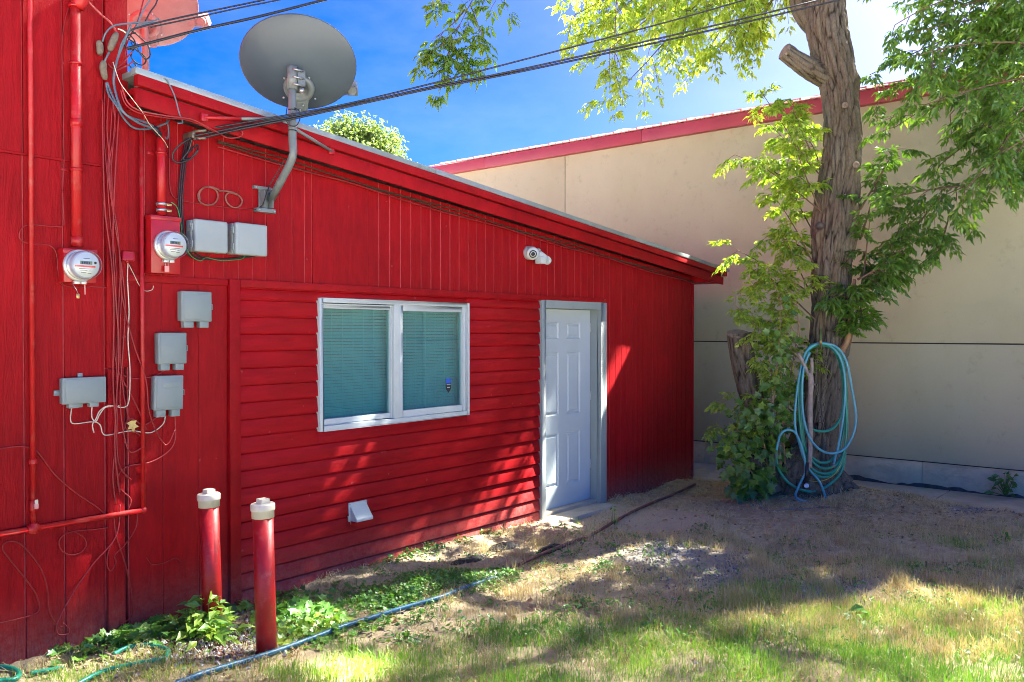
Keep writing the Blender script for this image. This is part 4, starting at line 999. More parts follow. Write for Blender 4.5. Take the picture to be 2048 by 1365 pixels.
def mast1(t, bc, n, up, rt):
    foot = Vector((3.235, -0.035, 1.76 + 0.86))
    b1 = Vector((MX, MY, 1.76 + 1.09)); b2 = Vector((MX, MY, 1.76 + 1.22))
    tp = Vector((MX, MY, 1.76 + 1.66))
    MB().tube([foot, foot.lerp(b1, 0.5)] + smooth([foot.lerp(b1, 0.85), b1 + Vector((0.0, -0.005, 0.03)), b2], 5) + [tp], 0.0255, 20).build('mast', 'mast_grey', t)
    cl = MB(); cl.tube([tp - Vector((0, 0, 0.13)), tp + Vector((0, 0, 0.015))], 0.033, 16); cl.box(MX + 0.02, MX + 0.075, MY - 0.035, MY + 0.05, tp.z - 0.10, tp.z - 0.0)
    cl.build('mast_clamp', 'mast_grey', t, bevel=0.0)
    bl = MB()
    for dz in (-0.105, -0.06, -0.012): bl.cyl((MX - 0.02, MY - 0.045, tp.z + dz), (MX + 0.055, MY - 0.045, tp.z + dz), 0.006, seg=8)
    bl.ball((MX + 0.05, MY - 0.03, tp.z - 0.13), 0.018, 10, 8)
    bl.build('clamp_bolt', 'steel', t)
    MB().tube([tp - Vector((0, 0, 0.05)), bc - n * 0.01], 0.03, 12).build('tilt_bracket', 'mast_grey', t)
    # foot bracket
    fb = MB()
    fa, fb2 = on_y(507, 371, -0.02), on_y(543, 428, -0.02)
    fb.box(fa.x, fa.x + 0.135, -0.030, -0.004, fa.z - 0.020, fa.z); fb.box(fa.x + 0.01, fa.x + 0.150, -0.050, -0.004, fb2.z, fb2.z + 0.026)
    fb.box(fa.x + 0.045, fa.x + 0.135, -0.016, -0.004, fb2.z + 0.02, fa.z - 0.015)
    fb.box(fa.x + 0.050, fa.x + 0.056, -0.070, -0.010, fb2.z + 0.03, fa.z - 0.03); fb.box(fa.x + 0.112, fa.x + 0.118, -0.070, -0.010, fb2.z + 0.03, fa.z - 0.03)
    fb.build('foot_bracket', 'mast_grey', t, bevel=0.002)
    bl = MB()
    for q in ((fa.x + 0.012, fa.z - 0.010), (fa.x + 0.124, fa.z - 0.010), (fa.x + 0.024, fb2.z + 0.012), (fa.x + 0.138, fb2.z + 0.012)): bl.ball((q[0], -0.052 if q[1] < fa.z - 0.1 else -0.032, q[1]), 0.006, 8, 6)
    bl.build('lag_bolt', 'steel', t)
    # side struts to the fascia
    e1 = on_y(408, 236, -0.205); e2 = on_y(662, 303, -0.184)
    j = Vector((MX, MY, on_y(583, 240, MY).z)); j2 = Vector((MX, MY, on_y(590, 258, MY).z))
    MB().tube([j + Vector((-0.02, 0, 0)), j.lerp(e1, 0.6)], 0.0105, 10).build('strut', 'mast_grey', t)
    MB().tube([j.lerp(e1, 0.6), e1 + Vector((0, -0.006, 0))], 0.0108, 10).build('strut', 'red_pipe', t)
    MB().tube([j2 + Vector((0.02, 0, 0)), e2 + Vector((0, -0.006, 0))], 0.0105, 10).build('strut', 'mast_grey', t)
    for e in (e1, e2): MB().box(e.x - 0.022, e.x + 0.022, e.y - 0.012, e.y + 0.004, e.z - 0.022, e.z + 0.022).build('strut_foot', 'red_metal', t, bevel=0.004)
    m = MB()
    for z, rr in ((1.76 + 1.13, 0.0275), (1.76 + 1.27, 0.0275), (1.76 + 1.40, 0.0275)):
        m.tube([Vector((MX, MY, z - 0.003)), Vector((MX, MY, z + 0.003))], rr, 16)
    m.build('cable_tie', 'black_cable', t)
D1 = at(597, 128, 5.42)
dish(D1, azf + R(9), R(43), 0.725, 0.64, ('dish_grey', 'mast_grey'), mast1, 'grey satellite dish on a bent pole mounted on the red wall', at(684, 186, 5.72))
def mast2_fn(t, bc, n, up, rt):
    base = Vector((bc.x, max(bc.y, 0.3), hb(bc.x) + 0.20))
    MB().tube([bc - n * 0.02, Vector((bc.x, base.y, bc.z - 0.04)), base], 0.024, 12).build('mast', 'dish_rose', t)
    MB().box(base.x - 0.08, base.x + 0.08, base.y - 0.08, base.y + 0.08, base.z - 0.01, base.z + 0.008).build('mast_foot', 'mast_grey', t)
D2 = at(288, 2, 5.75)
dish(D2, azf + R(6), R(43), 0.70, 0.64, ('dish_rose', 'dish_rose'), mast2_fn, 'faded pink satellite dish behind the corner of the tall building', at(388, 50, 5.95))

# ================================================================== FOLIAGE TOOLS
def unit(a):
    return a / np.maximum(np.linalg.norm(a, axis=-1, keepdims=True), 1e-9)
class Leaves:
    """collects leaflets: position of the base, direction, normal, length, width, tint"""
    def __init__(s): s.p = []; s.d = []; s.n = []; s.l = []; s.w = []; s.t = []
    def add(s, p, d, n, l, w, t):
        s.p.append(p); s.d.append(d); s.n.append(n); s.l.append(l); s.w.append(w); s.t.append(t)
    def compound(s, P, A, size, tint, rng, k=5, aspect=0.40):
        """compound leaves: P nodes, A axis directions, leaflets hanging from the axis"""
        N = len(P); A = unit(A)
        side = unit(np.cross(A, np.array([0, 0, 1.0])) + 1e-4 + rng.normal(0, 0.25, (N, 3)))
        spec = [(1.0, 0.0), (0.72, 1.0), (0.72, -1.0), (0.45, 1.0), (0.45, -1.0)][:k]
        for a, sd in spec:
            p = P + A * (size * 1.1 * a)[:, None] + np.array([0, 0, -0.12]) * (size * a)[:, None]
            d = unit(A * (0.8 if sd else 1.0) + side * sd * 0.85 + np.array([0, 0, -0.42]) + rng.normal(0, 0.22, (N, 3)))
            n = unit(np.cross(d, np.cross(np.array([0, 0, 1.0]), d) + 1e-4) * 0 + np.array([0, 0, 1.0]) + rng.normal(0, 0.45, (N, 3)))
            L = size * rng.uniform(0.75, 1.15, N) * (1.0 if sd else 1.15)
            s.add(p, d, n, L, L * aspect * rng.uniform(0.85, 1.2, N), np.clip(tint + rng.normal(0, 0.10, N), 0, 1))
    def mesh(s, name, mat, parent=None, lobed=False):
        P = np.concatenate(s.p); D = unit(np.concatenate(s.d)); Nn = np.concatenate(s.n); L = np.concatenate(s.l)[:, None]; W = np.concatenate(s.w)[:, None]; T = np.concatenate(s.t)
        X = unit(np.cross(D, Nn)); Z = np.cross(X, D)
        if not lobed:
            loc = [(0, 0, 0), (-0.5, 0.42, 0.10), (0.5, 0.42, 0.10), (0, 0.5, -0.02), (0, 1.0, -0.14)]
            fc = [(0, 2, 3), (0, 3, 1), (1, 3, 4), (3, 2, 4)]
        else:
            loc = [(0, 0, 0), (-0.52, 0.10, 0.03), (-0.30, 0.34, 0.0), (-0.56, 0.62, 0.05), (-0.2, 0.66, -0.02), (0, 1.0, -0.12), (0.2, 0.66, -0.02), (0.56, 0.62, 0.05), (0.30, 0.34, 0.0), (0.52, 0.10, 0.03), (0, 0.42, -0.05)]
            fc = [(10, i, i + 1) for i in range(0, 9)] + [(10, 9, 0)]
            fc = [(c, b, a) for a, b, c in fc]
        V = np.stack([P + X * W * a + D * L * b + Z * L * c for a, b, c in loc], 1)
        k = len(loc); n = len(P)
        F = (np.array(fc)[None] + (np.arange(n) * k)[:, None, None]).reshape(-1, 3)
        return np_mesh(name, V.reshape(-1, 3), F, mat, parent, np.repeat(T, k))
def bough(LV, TW, p0, p1, rng, size=0.075, tint=0.4, n_tw=10, tw_len=0.32, droop=0.35, start=0.25, r=0.012, nodes=5, sag=0.0, side3=1.0):
    """a branch from p0 to p1 with side twigs and compound leaves"""
    p0 = np.array(p0); p1 = np.array(p1); ax = p1 - p0; L = np.linalg.norm(ax); u = ax / L
    mid = (p0 + p1) / 2 + np.array([0, 0, sag * L]) + rng.normal(0, 0.05 * L, 3)
    def q(t): t = np.asarray(t)[:, None]; return (1 - t) ** 2 * p0 + 2 * t * (1 - t) * mid + t ** 2 * p1
    ts = np.linspace(0, 1, 9); TW.append((q(ts), np.linspace(r, r * 0.35, 9)))
    for t in np.linspace(start, 1.0, n_tw):
        b = q([t])[0]
        lat = rng.normal(0, 1, 3); lat -= u * lat.dot(u); lat /= np.linalg.norm(lat) + 1e-9; lat[2] *= 0.6
        d = u * rng.uniform(0.2, 0.9) + lat * side3; d /= np.linalg.norm(d)
        l = tw_len * rng.uniform(0.6, 1.15) * (1.15 - 0.5 * t)
        tt = np.linspace(0, 1, 5); pts = b + d * (l * tt)[:, None] + np.array([0, 0, -droop]) * (l * tt ** 2)[:, None]
        TW.append((pts, np.linspace(r * 0.4, r * 0.18, 5)))
        m = nodes; tn = np.linspace(0.25, 1.0, m)
        P = b + d * (l * tn)[:, None] + np.array([0, 0, -droop]) * (l * tn ** 2)[:, None]
        for sgn in (-1, 1):
            sd = np.cross(d, [0, 0, 1.0]); sd /= np.linalg.norm(sd) + 1e-9
            A = d * 0.5 + sd * sgn * 0.8 + np.array([0, 0, -0.35]) + rng.normal(0, 0.25, (m, 3))
            LV.compound(P, A, size * rng.uniform(0.7, 1.1, m), tint + rng.normal(0, 0.06) + 0.10 * tn, rng)
        LV.compound(P[-1:], (d + np.array([0, 0, -0.4]))[None], np.array([size]), np.array([tint + 0.15]), rng)
def twig_mesh(TW, name, mat, parent, seg=5):
    m = MB()
    for pts, rs in TW: m.tube([Vector(p) for p in pts], list(rs), seg, cap=False)
    return m.build(name, mat, parent)
def bark_tube(name, pts, rs, parent, mat='bark', seg=72, step=0.018, amp=0.026, lumps=(), seed=0.0, cap=True, plate=8.0, stretch=0.22):
    """trunk or limb with furrowed bark as geometry"""
    pts = [Vector(p) for p in pts]
    cum = [0.0]
    for a, b in zip(pts[:-1], pts[1:]): cum.append(cum[-1] + (b - a).length)
    n = max(4, int(cum[-1] / step))
    sp = smooth(pts, 8); sr = smooth([Vector((r, 0, 0)) for r in rs], 8)
    sc = [0.0]
    for a, b in zip(sp[:-1], sp[1:]): sc.append(sc[-1] + (b - a).length)
    tt = np.linspace(0, sc[-1], n)
    cx = np.interp(tt, sc, [p.x for p in sp]); cy = np.interp(tt, sc, [p.y for p in sp]); cz = np.interp(tt, sc, [p.z for p in sp]); rr = np.interp(tt, sc, [p.x for p in sr])
    V = np.zeros((n, seg, 3)); Rg = np.zeros((n, seg))
    t0 = Vector((cx[1] - cx[0], cy[1] - cy[0], cz[1] - cz[0])).normalized()
    nx = t0.orthogonal().normalized()
    for i in range(n):
        j0, j1 = max(i - 1, 0), min(i + 1, n - 1)
        t = Vector((cx[j1] - cx[j0], cy[j1] - cy[j0], cz[j1] - cz[j0])).normalized()
        nx = (nx - t * nx.dot(t)).normalized(); ny = t.cross(nx)
        for k in range(seg):
            a = 2 * math.pi * k / seg
            d = nx * math.cos(a) + ny * math.sin(a)
            r = rr[i]
            q = Vector((d.x * r * plate + seed, d.y * r * plate, tt[i] * plate * stretch))
            wv = noise.noise_vector(q * 0.9) * 0.45
            dist, _ = noise.voronoi(q + Vector((wv.x, wv.y, wv.z * 0.5)))
            e = min(1.0, (dist[1] - dist[0]) * 3.6)
            f = noise.fractal(Vector((d.x * 5 + seed, d.y * 5, tt[i] * 4)), 0.8, 2.0, 4)
            big = noise.noise(Vector((d.x * 1.3, d.y * 1.3 + seed, tt[i] * 1.6)))
            sc_ = min(1.0, r / 0.16)
            off = amp * sc_ * (e - 0.6) + 0.010 * sc_ * f + r * 0.07 * big
            P = Vector((cx[i], cy[i], cz[i])) + d * (r + off)
            for lc, lr, lh in lumps:
                dd = (P - lc).length
                if dd < lr * 2.2: P = P + (P - Vector((cx[i], cy[i], cz[i]))).normalized() * lh * math.exp(-(dd / lr) ** 2)
            V[i, k] = P; Rg[i, k] = max(0.0, min(1.0, 0.15 + 0.75 * e + 0.25 * f))
    idx = np.arange(n * seg).reshape(n, seg); nxt = np.roll(idx, -1, axis=1)
    F = np.stack([idx[:-1], nxt[:-1], nxt[1:], idx[1:]], -1).reshape(-1, 4)
    return np_mesh(name, V.reshape(-1, 3), F, mat, parent, Rg.ravel(), True, 'ridge')

# ================================================================== BIG TREE
TD = 8.95
tb = at(1617, 985, TD)
tree = thing('big_tree', 'big furrowed tree trunk with leafy crown, garden hoses hung on it', 'tree', (tb.x, tb.y, 0.05))
prof = [(1030, 1618, 92), (985, 1616, 84), (945, 1618, 70), (890, 1626, 55), (800, 1642, 46), (700, 1656, 45), (600, 1661, 44), (520, 1665, 47), (455, 1670, 53), (400, 1675, 49), (300, 1684, 44),
        (200, 1681, 41), (130, 1669, 47), (60, 1655, 46), (0, 1653, 44), (-150, 1650, 41), (-400, 1640, 36), (-620, 1600, 27)]
kx = TD / F_PX
lump = [(at(1632, 470, TD - 0.18), 0.10, 0.085), (at(1640, 430, TD - 0.22), 0.05, 0.05), (at(1705, 330, TD - 0.15), 0.06, 0.03), (at(1640, 245, TD - 0.1), 0.05, 0.03), (at(1690, 210, TD - 0.25), 0.035, 0.03),
        (at(1720, 160, TD - 0.1), 0.08, 0.035), (at(1568, 945, TD - 0.22), 0.24, 0.27), (at(1600, 900, TD - 0.25), 0.14, 0.10), (at(1692, 970, TD - 0.15), 0.18, 0.18), (at(1635, 965, TD - 0.38), 0.16, 0.09)]
tr_pts = [at(c, p, TD) for p, c, h in prof]
TR = bark_tube('trunk', tr_pts, [h * kx * 0.81 for p, c, h in prof], tree, seg=150, step=0.014, amp=0.026, lumps=lump, plate=23.0, stretch=0.13)
# cut stub on the left, burl hole, upper limbs
s0, s1 = at(1650, 150, TD - 0.02), at(1568, 103, TD - 0.12)
ST = bark_tube('cut_limb', [s0, s0.lerp(s1, 0.45) + Vector((0, 0, -0.03)), s1], [0.13, 0.105, 0.085], tree, seg=64, step=0.014, amp=0.020, seed=3.0, plate=23.0, stretch=0.13)
dr = (s1 - s0).normalized()
MB().lathe([(0.080, -0.03), (0.085, -0.002), (0.075, 0.006), (0.05, 0.010), (0.002, 0.004)], s1, dr, 24).build('cut_face', 'cut_wood', ST)
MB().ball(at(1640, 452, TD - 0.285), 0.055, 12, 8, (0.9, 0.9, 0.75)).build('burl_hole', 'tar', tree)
for px, py in ((1690, 211), (1712, 330)):
    c = at(px, py, TD - 0.235); m = MB(); m.lathe([(0.034, -0.02), (0.032, 0.008), (0.022, 0.012), (0.016, 0.002), (0.002, -0.004)], c, (CAM - c), 18); m.build('knot', 'cut_wood', tree)
limbs = [([tr_pts[-3], tr_pts[-3] + Vector((-0.6, 0.5, 0.9)), tr_pts[-3] + Vector((-1.9, 0.9, 1.6)), tr_pts[-3] + Vector((-3.4, 1.0, 1.7))], [0.14, 0.11, 0.08, 0.04]),
         ([tr_pts[-4], tr_pts[-4] + Vector((0.6, -0.6, 0.9)), tr_pts[-4] + Vector((1.3, -2.0, 1.5)), tr_pts[-4] + Vector((1.5, -3.8, 1.5))], [0.14, 0.11, 0.07, 0.04]),
         ([tr_pts[-2], tr_pts[-2] + Vector((0.8, 0.3, 1.0)), tr_pts[-2] + Vector((2.2, 0.6, 1.5))], [0.13, 0.09, 0.05]),
         ([at(1640, 60, TD + 0.1), at(1600, 10, TD + 0.15), at(1585, -150, TD + 0.3), at(1500, -380, TD + 0.5)], [0.12, 0.10, 0.08, 0.05]),
         ([tr_pts[-1], tr_pts[-1] + Vector((-0.8, -0.8, 0.8)), tr_pts[-1] + Vector((-2.2, -1.2, 1.2))], [0.12, 0.08, 0.04])]
for i, (p, r) in enumerate(limbs): bark_tube('limb', p, r, tree, seg=28, step=0.05, amp=0.015, seed=7.0 + i)

LV, TW = Leaves(), []
lr = np.random.default_rng(21)
def B(a, b, da, db, **k): bough(LV, TW, at(a[0], a[1], da), at(b[0], b[1], db), lr, **k)
# crown over the sky, centre top
for a, b in (((1640, -120), (1150, 30)), ((1560, -160), (1190, 120)), ((1500, -140), (1215, 205)), ((1600, -60), (1300, 95)), ((1620, -100), (1390, 40)), ((1580, -90), (1440, 95)),
             ((1640, -60), (1490, 60)), ((1500, -150), (1250, 40)), ((1450, -140), (1160, 80)), ((1420, -150), (1330, 20)), 
             ((1560, -120), (1400, 130)), ((1350, -130), (1200, 20)), ((1640, -160), (1300, -20)), ((1400, -120), (1140, -10)), ((1520, -120), (1350, 60)), ((1580, -140), (1480, 20)), ((1250, -140), (1230, 150))):
    d = lr.uniform(8.8, 10.2)
    B(a, b, d, d + lr.uniform(-0.4, 0.5), size=0.085, tint=0.80, n_tw=12, tw_len=0.42, droop=0.5, start=0.25, sag=0.05)
# right-hand mass
for a, b in (((2180, -40), (1790, 50)), ((2180, 20), (1740, 150)), ((2180, 60), (1760, 200)), ((2180, 110), (1790, 255)), ((2180, 150), (1850, 210)), ((2180, 200), (1880, 330)), ((2180, 260), (1930, 380)),
             ((2150, -80), (1850, 10)), ((2150, -60), (1930, 70)), ((2160, 60), (1900, 150)), ((2160, 150), (1950, 270)), ((2180, 90), (1840, 110)), ((2100, 200), (1980, 330)),
             ((2120, -20), (1960, 120)), ((2120, 100), (2000, 220)), ((2140, 0), (1880, 30)), ((2100, -100), (1760, -20)), 
             ((2060, 60), (1900, 230)), ((2180, -60), (1980, 30)), ((2150, 40), (1960, 170)), ((2180, 140), (2010, 260)), ((2140, 240), (1990, 370)), ((2180, -20), (1860, 130)), ((2180, 0), (2000, 60)),  ((2080, 140), (1960, 300)), ((2060, -40), (1830, 170)), ((2100, 40), (1850, 60))):
    d = lr.uniform(7.6, 9.0); a = (min(a[0], 2085), a[1])
    B(a, b, d, d + lr.uniform(-0.4, 0.4), size=0.082, tint=0.36, n_tw=9, tw_len=0.36, droop=0.3, start=0.10, sag=0.09)
# low bough right of the trunk
for a, b in (((2120, 330), (1880, 395)), ((1960, 370), (1770, 400)), ((1880, 395), (1800, 500)), ((1850, 390), (1760, 540)), ((1900, 420), (1880, 500)), ((1720, 640), (1740, 440)), ((1715, 560), (1790, 520)), ((1720, 480), (1760, 330)),
             ((1720, 420), (1790, 300)), ((1725, 560), (1850, 470)), ((1720, 600), (1730, 520))):
    d = lr.uniform(8.3, 9.0)
    B(a, b, d, d + lr.uniform(-0.3, 0.2), size=0.078, tint=0.26, n_tw=8, tw_len=0.28, droop=0.3, start=0.15, sag=0.06)
# bright shoots left of the trunk
for a, b in (((1650, 400), (1470, 310)), ((1650, 360), (1540, 250)), ((1650, 430), (1520, 330)), ((1640, 420), (1590, 290)), ((1640, 560), (1545, 390)), ((1640, 600), (1455, 490)), ((1640, 520), (1540, 470)), ((1630, 640), (1520, 540)), ((1630, 470), (1580, 370)), ((1640, 620), (1570, 470)), ((1620, 300), (1580, 200)), ((1620, 330), (1520, 180)),
             ((1640, 380), (1560, 320)), ((1640, 340), (1600, 260))):
    d = lr.uniform(8.75, 9.25)
    B(a, b, d, d + lr.uniform(-0.3, 0.3), size=0.075, tint=0.72, n_tw=8, tw_len=0.26, droop=0.45, start=0.3, sag=0.05, r=0.009)
# leaves right beside the hose hook
for a, b in (((1700, 690), (1720, 600)), ((1700, 660), (1740, 640)), ((1690, 640), (1665, 590)), ((1705, 600), (1700, 570))):
    B(a, b, 8.75, 8.6, size=0.085, tint=0.35, n_tw=5, tw_len=0.16, droop=0.4, start=0.3)
# hanging sprig over the sky, nearer the camera
for a, b in (((985, -60), (905, 85)), ((920, 50), (860, 110)), ((905, 85), (935, 130)), ((930, 20), (870, 75)), ((940, 10), (965, 75)), ((1010, -50), (990, 5)), ((900, -60), (890, 5)), ((905, 90), (880, 140)), ((900, 85), (920, 120))):
    B(a, b, 6.3, 6.2, size=0.075, tint=0.35, n_tw=4, tw_len=0.16, droop=0.6, start=0.45, r=0.006, nodes=2)

# the rest of the crown, above the picture
def ellipsoid(n, c, r, power=0.45):
    P = lr.normal(0, 1, (n, 3)); P = P / np.linalg.norm(P, axis=1, keepdims=True) * (lr.uniform(0.02, 1, (n, 1)) ** power)
    return P * np.array(r) + np.array(c)
SV = np.array([1.0, -0.241, 1.12])
WALL_GAPS = [((1285, 690), (1195, 880), 0.34), ((1125, 760), (1098, 1010), 0.17), ((1070, 930), (1000, 1070), 0.17), ((1000, 960), (930, 1070), 0.10), ((395, 845), (285, 1010), 0.17),
             ((720, 870), (640, 1010), 0.11), ((520, 450), (490, 505), 0.14), ((1400, 560), (1240, 510), 0.25)]
GROUND_GAPS = [(1150, 1045, 0.30), (1240, 1040, 0.18), (610, 1245, 0.16), (700, 1330, 0.2)]
def open_gaps(P, thin, full=True):
    """cut away unseen leaves so that chosen sun patches fall on wall and ground"""
    s = np.maximum(-P[:, 1], 0) / 0.241; Q = P - SV * s[:, None]; q = Q[:, [0, 2]]
    G = P - SV * (P[:, 2] / 1.12)[:, None]; keep = np.ones(len(P), bool)
    for (ax_, ay_), (bx_, by_), w in WALL_GAPS:
        A = on_y(ax_, ay_, 0.0); Bq = on_y(bx_, by_, 0.0); a2 = np.array([A.x, A.z]); ab = np.array([Bq.x, Bq.z]) - a2
        t = np.clip(((q - a2) @ ab) / (ab @ ab), 0, 1)
        keep &= ~((np.linalg.norm(q - (a2 + t[:, None] * ab), axis=1) < w) & (P[:, 1] < 0))
    for px, py, rx in GROUND_GAPS:
        g_ = on_z(px, py, 0.0); keep &= ~(np.hypot(G[:, 0] - g_.x, G[:, 1] - g_.y) < rx)
    wall = (P[:, 1] < 0) & (q[:, 1] > -0.1) & (q[:, 1] < 4.3) & (q[:, 0] > 0.2) & (q[:, 0] < 9.3)
    gx_, gy_ = G[:, 0], G[:, 1]                          # unseen leaves thinned to let more sun onto the right of the lawn
    keep &= (wall & full) | (lr.uniform(0, 1, len(P)) < thin * (1 - 0.25 * smoothstep(3.4, 4.6, gx_)))
    return P[keep]
c0 = Vector(tr_pts[-2])
P = ellipsoid(3400, (c0.x + 0.1, c0.y - 0.4, c0.z + 0.9), (4.2, 3.6, 2.3))
pu, pv = project(P); fwd_ = (P - np.array(CAM)) @ np.array(_fw)
P = open_gaps(P[~((fwd_ > 0) & (pu > -150) & (pu < 2200) & (pv > -60))], 0.14, False)
LV.compound(P, lr.normal(0, 1, (len(P), 3)) + np.array([0, 0, -0.4]), lr.uniform(0.085, 0.14, len(P)), lr.uniform(0.2, 0.6, len(P)), lr, aspect=0.5)
crown = LV.mesh('crown', 'leaf', tree); print('crown leaflets', len(crown.data.polygons) // 4)
twig_mesh(TW, 'twigs', 'stem_brown', tree)['kind'] = 'stuff'

# unseen tree added behind the tan building to shade yard and wall
shade = thing('added_shade_tree', 'unseen tree added behind the tan building to shade the yard', 'tree', (17.6, -6.0, 0))
bark_tube('trunk', [(17.6, -6.0, -0.1), (17.5, -5.9, 4.0), (17.6, -5.8, 9.0), (17.3, -5.6, 13.5)], [0.42, 0.34, 0.26, 0.10], shade, seg=40, step=0.12, amp=0.02, seed=5.0)
for e in ((14.5, -4.5, 14.0), (20.0, -6.5, 14.5), (17.0, -8.0, 13.5), (18.5, -3.5, 13.0), (15.5, -6.8, 12.0)):
    bark_tube('limb', [(17.55, -5.85, 8.5), (0.5 * (17.5 + e[0]), 0.5 * (-5.8 + e[1]), 0.5 * (9.6 + e[2])), e], [0.16, 0.11, 0.03], shade, seg=16, step=0.15, amp=0.01, seed=e[0])
P = open_gaps(ellipsoid(480000, (16.4, -5.7, 14.9), (6.2, 4.7, 4.7)), 0.36)
nL = len(P); D_ = unit(lr.normal(0, 1, (nL, 3)) + [0, 0, -0.4]); X_ = unit(np.cross(D_, lr.normal(0, 1, (nL, 3)))); L_ = lr.uniform(0.05, 0.085, (nL, 1))
V_ = np.stack([P, P + D_ * L_ * 0.5 - X_ * L_ * 0.27, P + D_ * L_, P + D_ * L_ * 0.5 + X_ * L_ * 0.27], 1).reshape(-1, 3)
np_mesh('crown', V_, (np.arange(nL)[:, None] * 4 + np.arange(4)), 'leaf', shade, np.repeat(lr.uniform(0.2, 0.6, nL), 4))


# ================================================================== CUT STUMP, SHRUB, HOSES AT THE TREE
sp_ = [(980, 1528, 46), (950, 1522, 40), (900, 1516, 30), (840, 1510, 25), (780, 1500, 23), (720, 1486, 23), (668, 1478, 23)]
sd = 8.80
sb = at(1522, 975, sd)
stump = thing('cut_stump', 'leaning sawn-off stump left of the big trunk, half hidden by leaves', 'tree stump', (sb.x, sb.y, 0.05))
bark_tube('trunk', [at(c, p, sd) for p, c, h in sp_], [h * sd / F_PX for p, c, h in sp_], stump, mat='bark', seg=64, step=0.014, amp=0.016, seed=13.0, plate=15, stretch=0.15)
tc_ = at(1478, 667, sd)
MB().lathe([(0.122, -0.02), (0.124, 0.0), (0.10, 0.010), (0.05, 0.004), (0.002, 0.008)], tc_, (-0.25, -0.22, 1), 28).build('cut_face', 'cut_wood', stump)

shrub = thing('shrub', 'leafy green shrub with lobed leaves growing between stump and trunk', 'shrub', tuple(at(1545, 970, 8.7)))
SL, SF, STW = Leaves(), Leaves(), []
sr = np.random.default_rng(31)
def lobed_stem(p0, p1, n, size, tint, spread=0.16):
    p0 = np.array(p0); p1 = np.array(p1); mid = (p0 + p1) / 2 + sr.normal(0, 0.05, 3)
    t = np.linspace(0, 1, 9)[:, None]; STW.append(((1 - t) ** 2 * p0 + 2 * t * (1 - t) * mid + t ** 2 * p1, np.linspace(0.010, 0.003, 9)))
    tt = sr.uniform(0.25, 1.0, n)[:, None]
    q = (1 - tt) ** 2 * p0 + 2 * tt * (1 - tt) * mid + tt ** 2 * p1
    off = sr.normal(0, 1, (n, 3)) * np.array([1, 1, 0.7]); off = unit(off) * sr.uniform(0.3, 1.0, (n, 1)) * spread
    P = q + off
    D = unit(off * 1.0 / spread + np.array([0, 0, -0.7]) + sr.normal(0, 0.3, (n, 3)))
    N = unit(np.array([-0.45, -0.55, 0.75]) + sr.normal(0, 0.35, (n, 3)))
    L = size * sr.uniform(0.6, 1.15, n)
    SL.add(P, D, N, L, L * 0.95, np.clip(tint + 0.16 + sr.normal(0, 0.14, n), 0, 1))
for (a, b, n, sz, ti) in (((1545, 985), (1470, 830), 80, 0.10, 0.32), ((1540, 985), (1500, 800), 85, 0.10, 0.28), ((1545, 985), (1540, 760), 85, 0.095, 0.30), ((1555, 970), (1580, 760), 60, 0.09, 0.30),
                          ((1520, 985), (1450, 900), 70, 0.105, 0.36), ((1520, 985), (1490, 930), 70, 0.11, 0.34), ((1515, 985), (1480, 960), 45, 0.11, 0.36), ((1550, 960), (1560, 680), 70, 0.085, 0.32),
                          ((1560, 950), (1600, 640), 60, 0.08, 0.36), ((1560, 950), (1520, 640), 60, 0.08, 0.34), ((1570, 930), (1560, 600), 45, 0.075, 0.40), ((1540, 900), (1440, 880), 35, 0.10, 0.36), ((1570, 850), (1530, 700), 50, 0.085, 0.34)):
    d = sr.uniform(8.35, 8.75); lobed_stem(at(a[0], a[1], 8.65), at(b[0], b[1], d), n, sz, ti)
for a, b in (((1600, 700), (1500, 560)), ((1590, 720), (1470, 610)), ((1600, 690), (1540, 545)), ((1580, 760), (1480, 590)), ((1600, 680), (1590, 560)), ((1590, 800), (1440, 800)), ((1580, 850), (1430, 860)), ((1600, 760), (1620, 690)), ((1590, 820), (1520, 720)), ((1600, 720), (1540, 640))):
    d = sr.uniform(8.4, 8.8)
    bough(SF, STW, at(a[0], a[1], 8.7), at(b[0], b[1], d), sr, size=0.058, tint=0.75, n_tw=10, tw_len=0.20, droop=0.25, start=0.3, r=0.006, nodes=4)
SL.mesh('lobed_leaves', 'leaf', shrub, lobed=True); SF.mesh('fine_leaves', 'leaf', shrub); twig_mesh(STW, 'stems', 'young_bark', shrub)

def hose_path(pts, d): return smooth([at(p[0], p[1], p[2] if len(p) > 2 else d) for p in pts], 6)
HD = 8.52
gh = thing('garden_hose', 'dark green garden hose coiled over the hook on the tree trunk', 'garden hose', tuple(at(1640, 690, HD)), 'garden hoses')
loops = [[(1642, 690), (1616, 702), (1602, 750), (1600, 815), (1612, 850), (1640, 863), (1668, 855), (1685, 820), (1684, 745), (1668, 702), (1643, 691)],
         [(1616, 703), (1602, 770), (1604, 860), (1612, 900), (1640, 925), (1668, 915), (1688, 860), (1688, 760), (1672, 703), (1643, 690)],
         [(1613, 706), (1597, 780), (1606, 900), (1622, 935), (1648, 948), (1675, 935), (1692, 880), (1690, 760), (1676, 705), (1644, 689)],
         [(1614, 701), (1600, 780), (1613, 920), (1630, 950), (1660, 952), (1684, 925), (1694, 850), (1689, 740), (1672, 699), (1645, 688), (1618, 700)],
         [(1605, 740), (1606, 830), (1611, 900), (1640, 935), (1672, 930), (1690, 900), (1682, 945), (1650, 975), (1615, 983), (1580, 968), (1558, 940), (1552, 908)]]
allp = []
for i, lp in enumerate(loops): allp += [(p[0], p[1], HD - 0.012 * (i % 3) + 0.01 * math.sin(i * 2.1 + k)) for k, p in enumerate(lp)]
MB().tube(hose_path(allp, HD - 0.03), 0.0135, 10).build('hose_length', 'hose_green', gh)
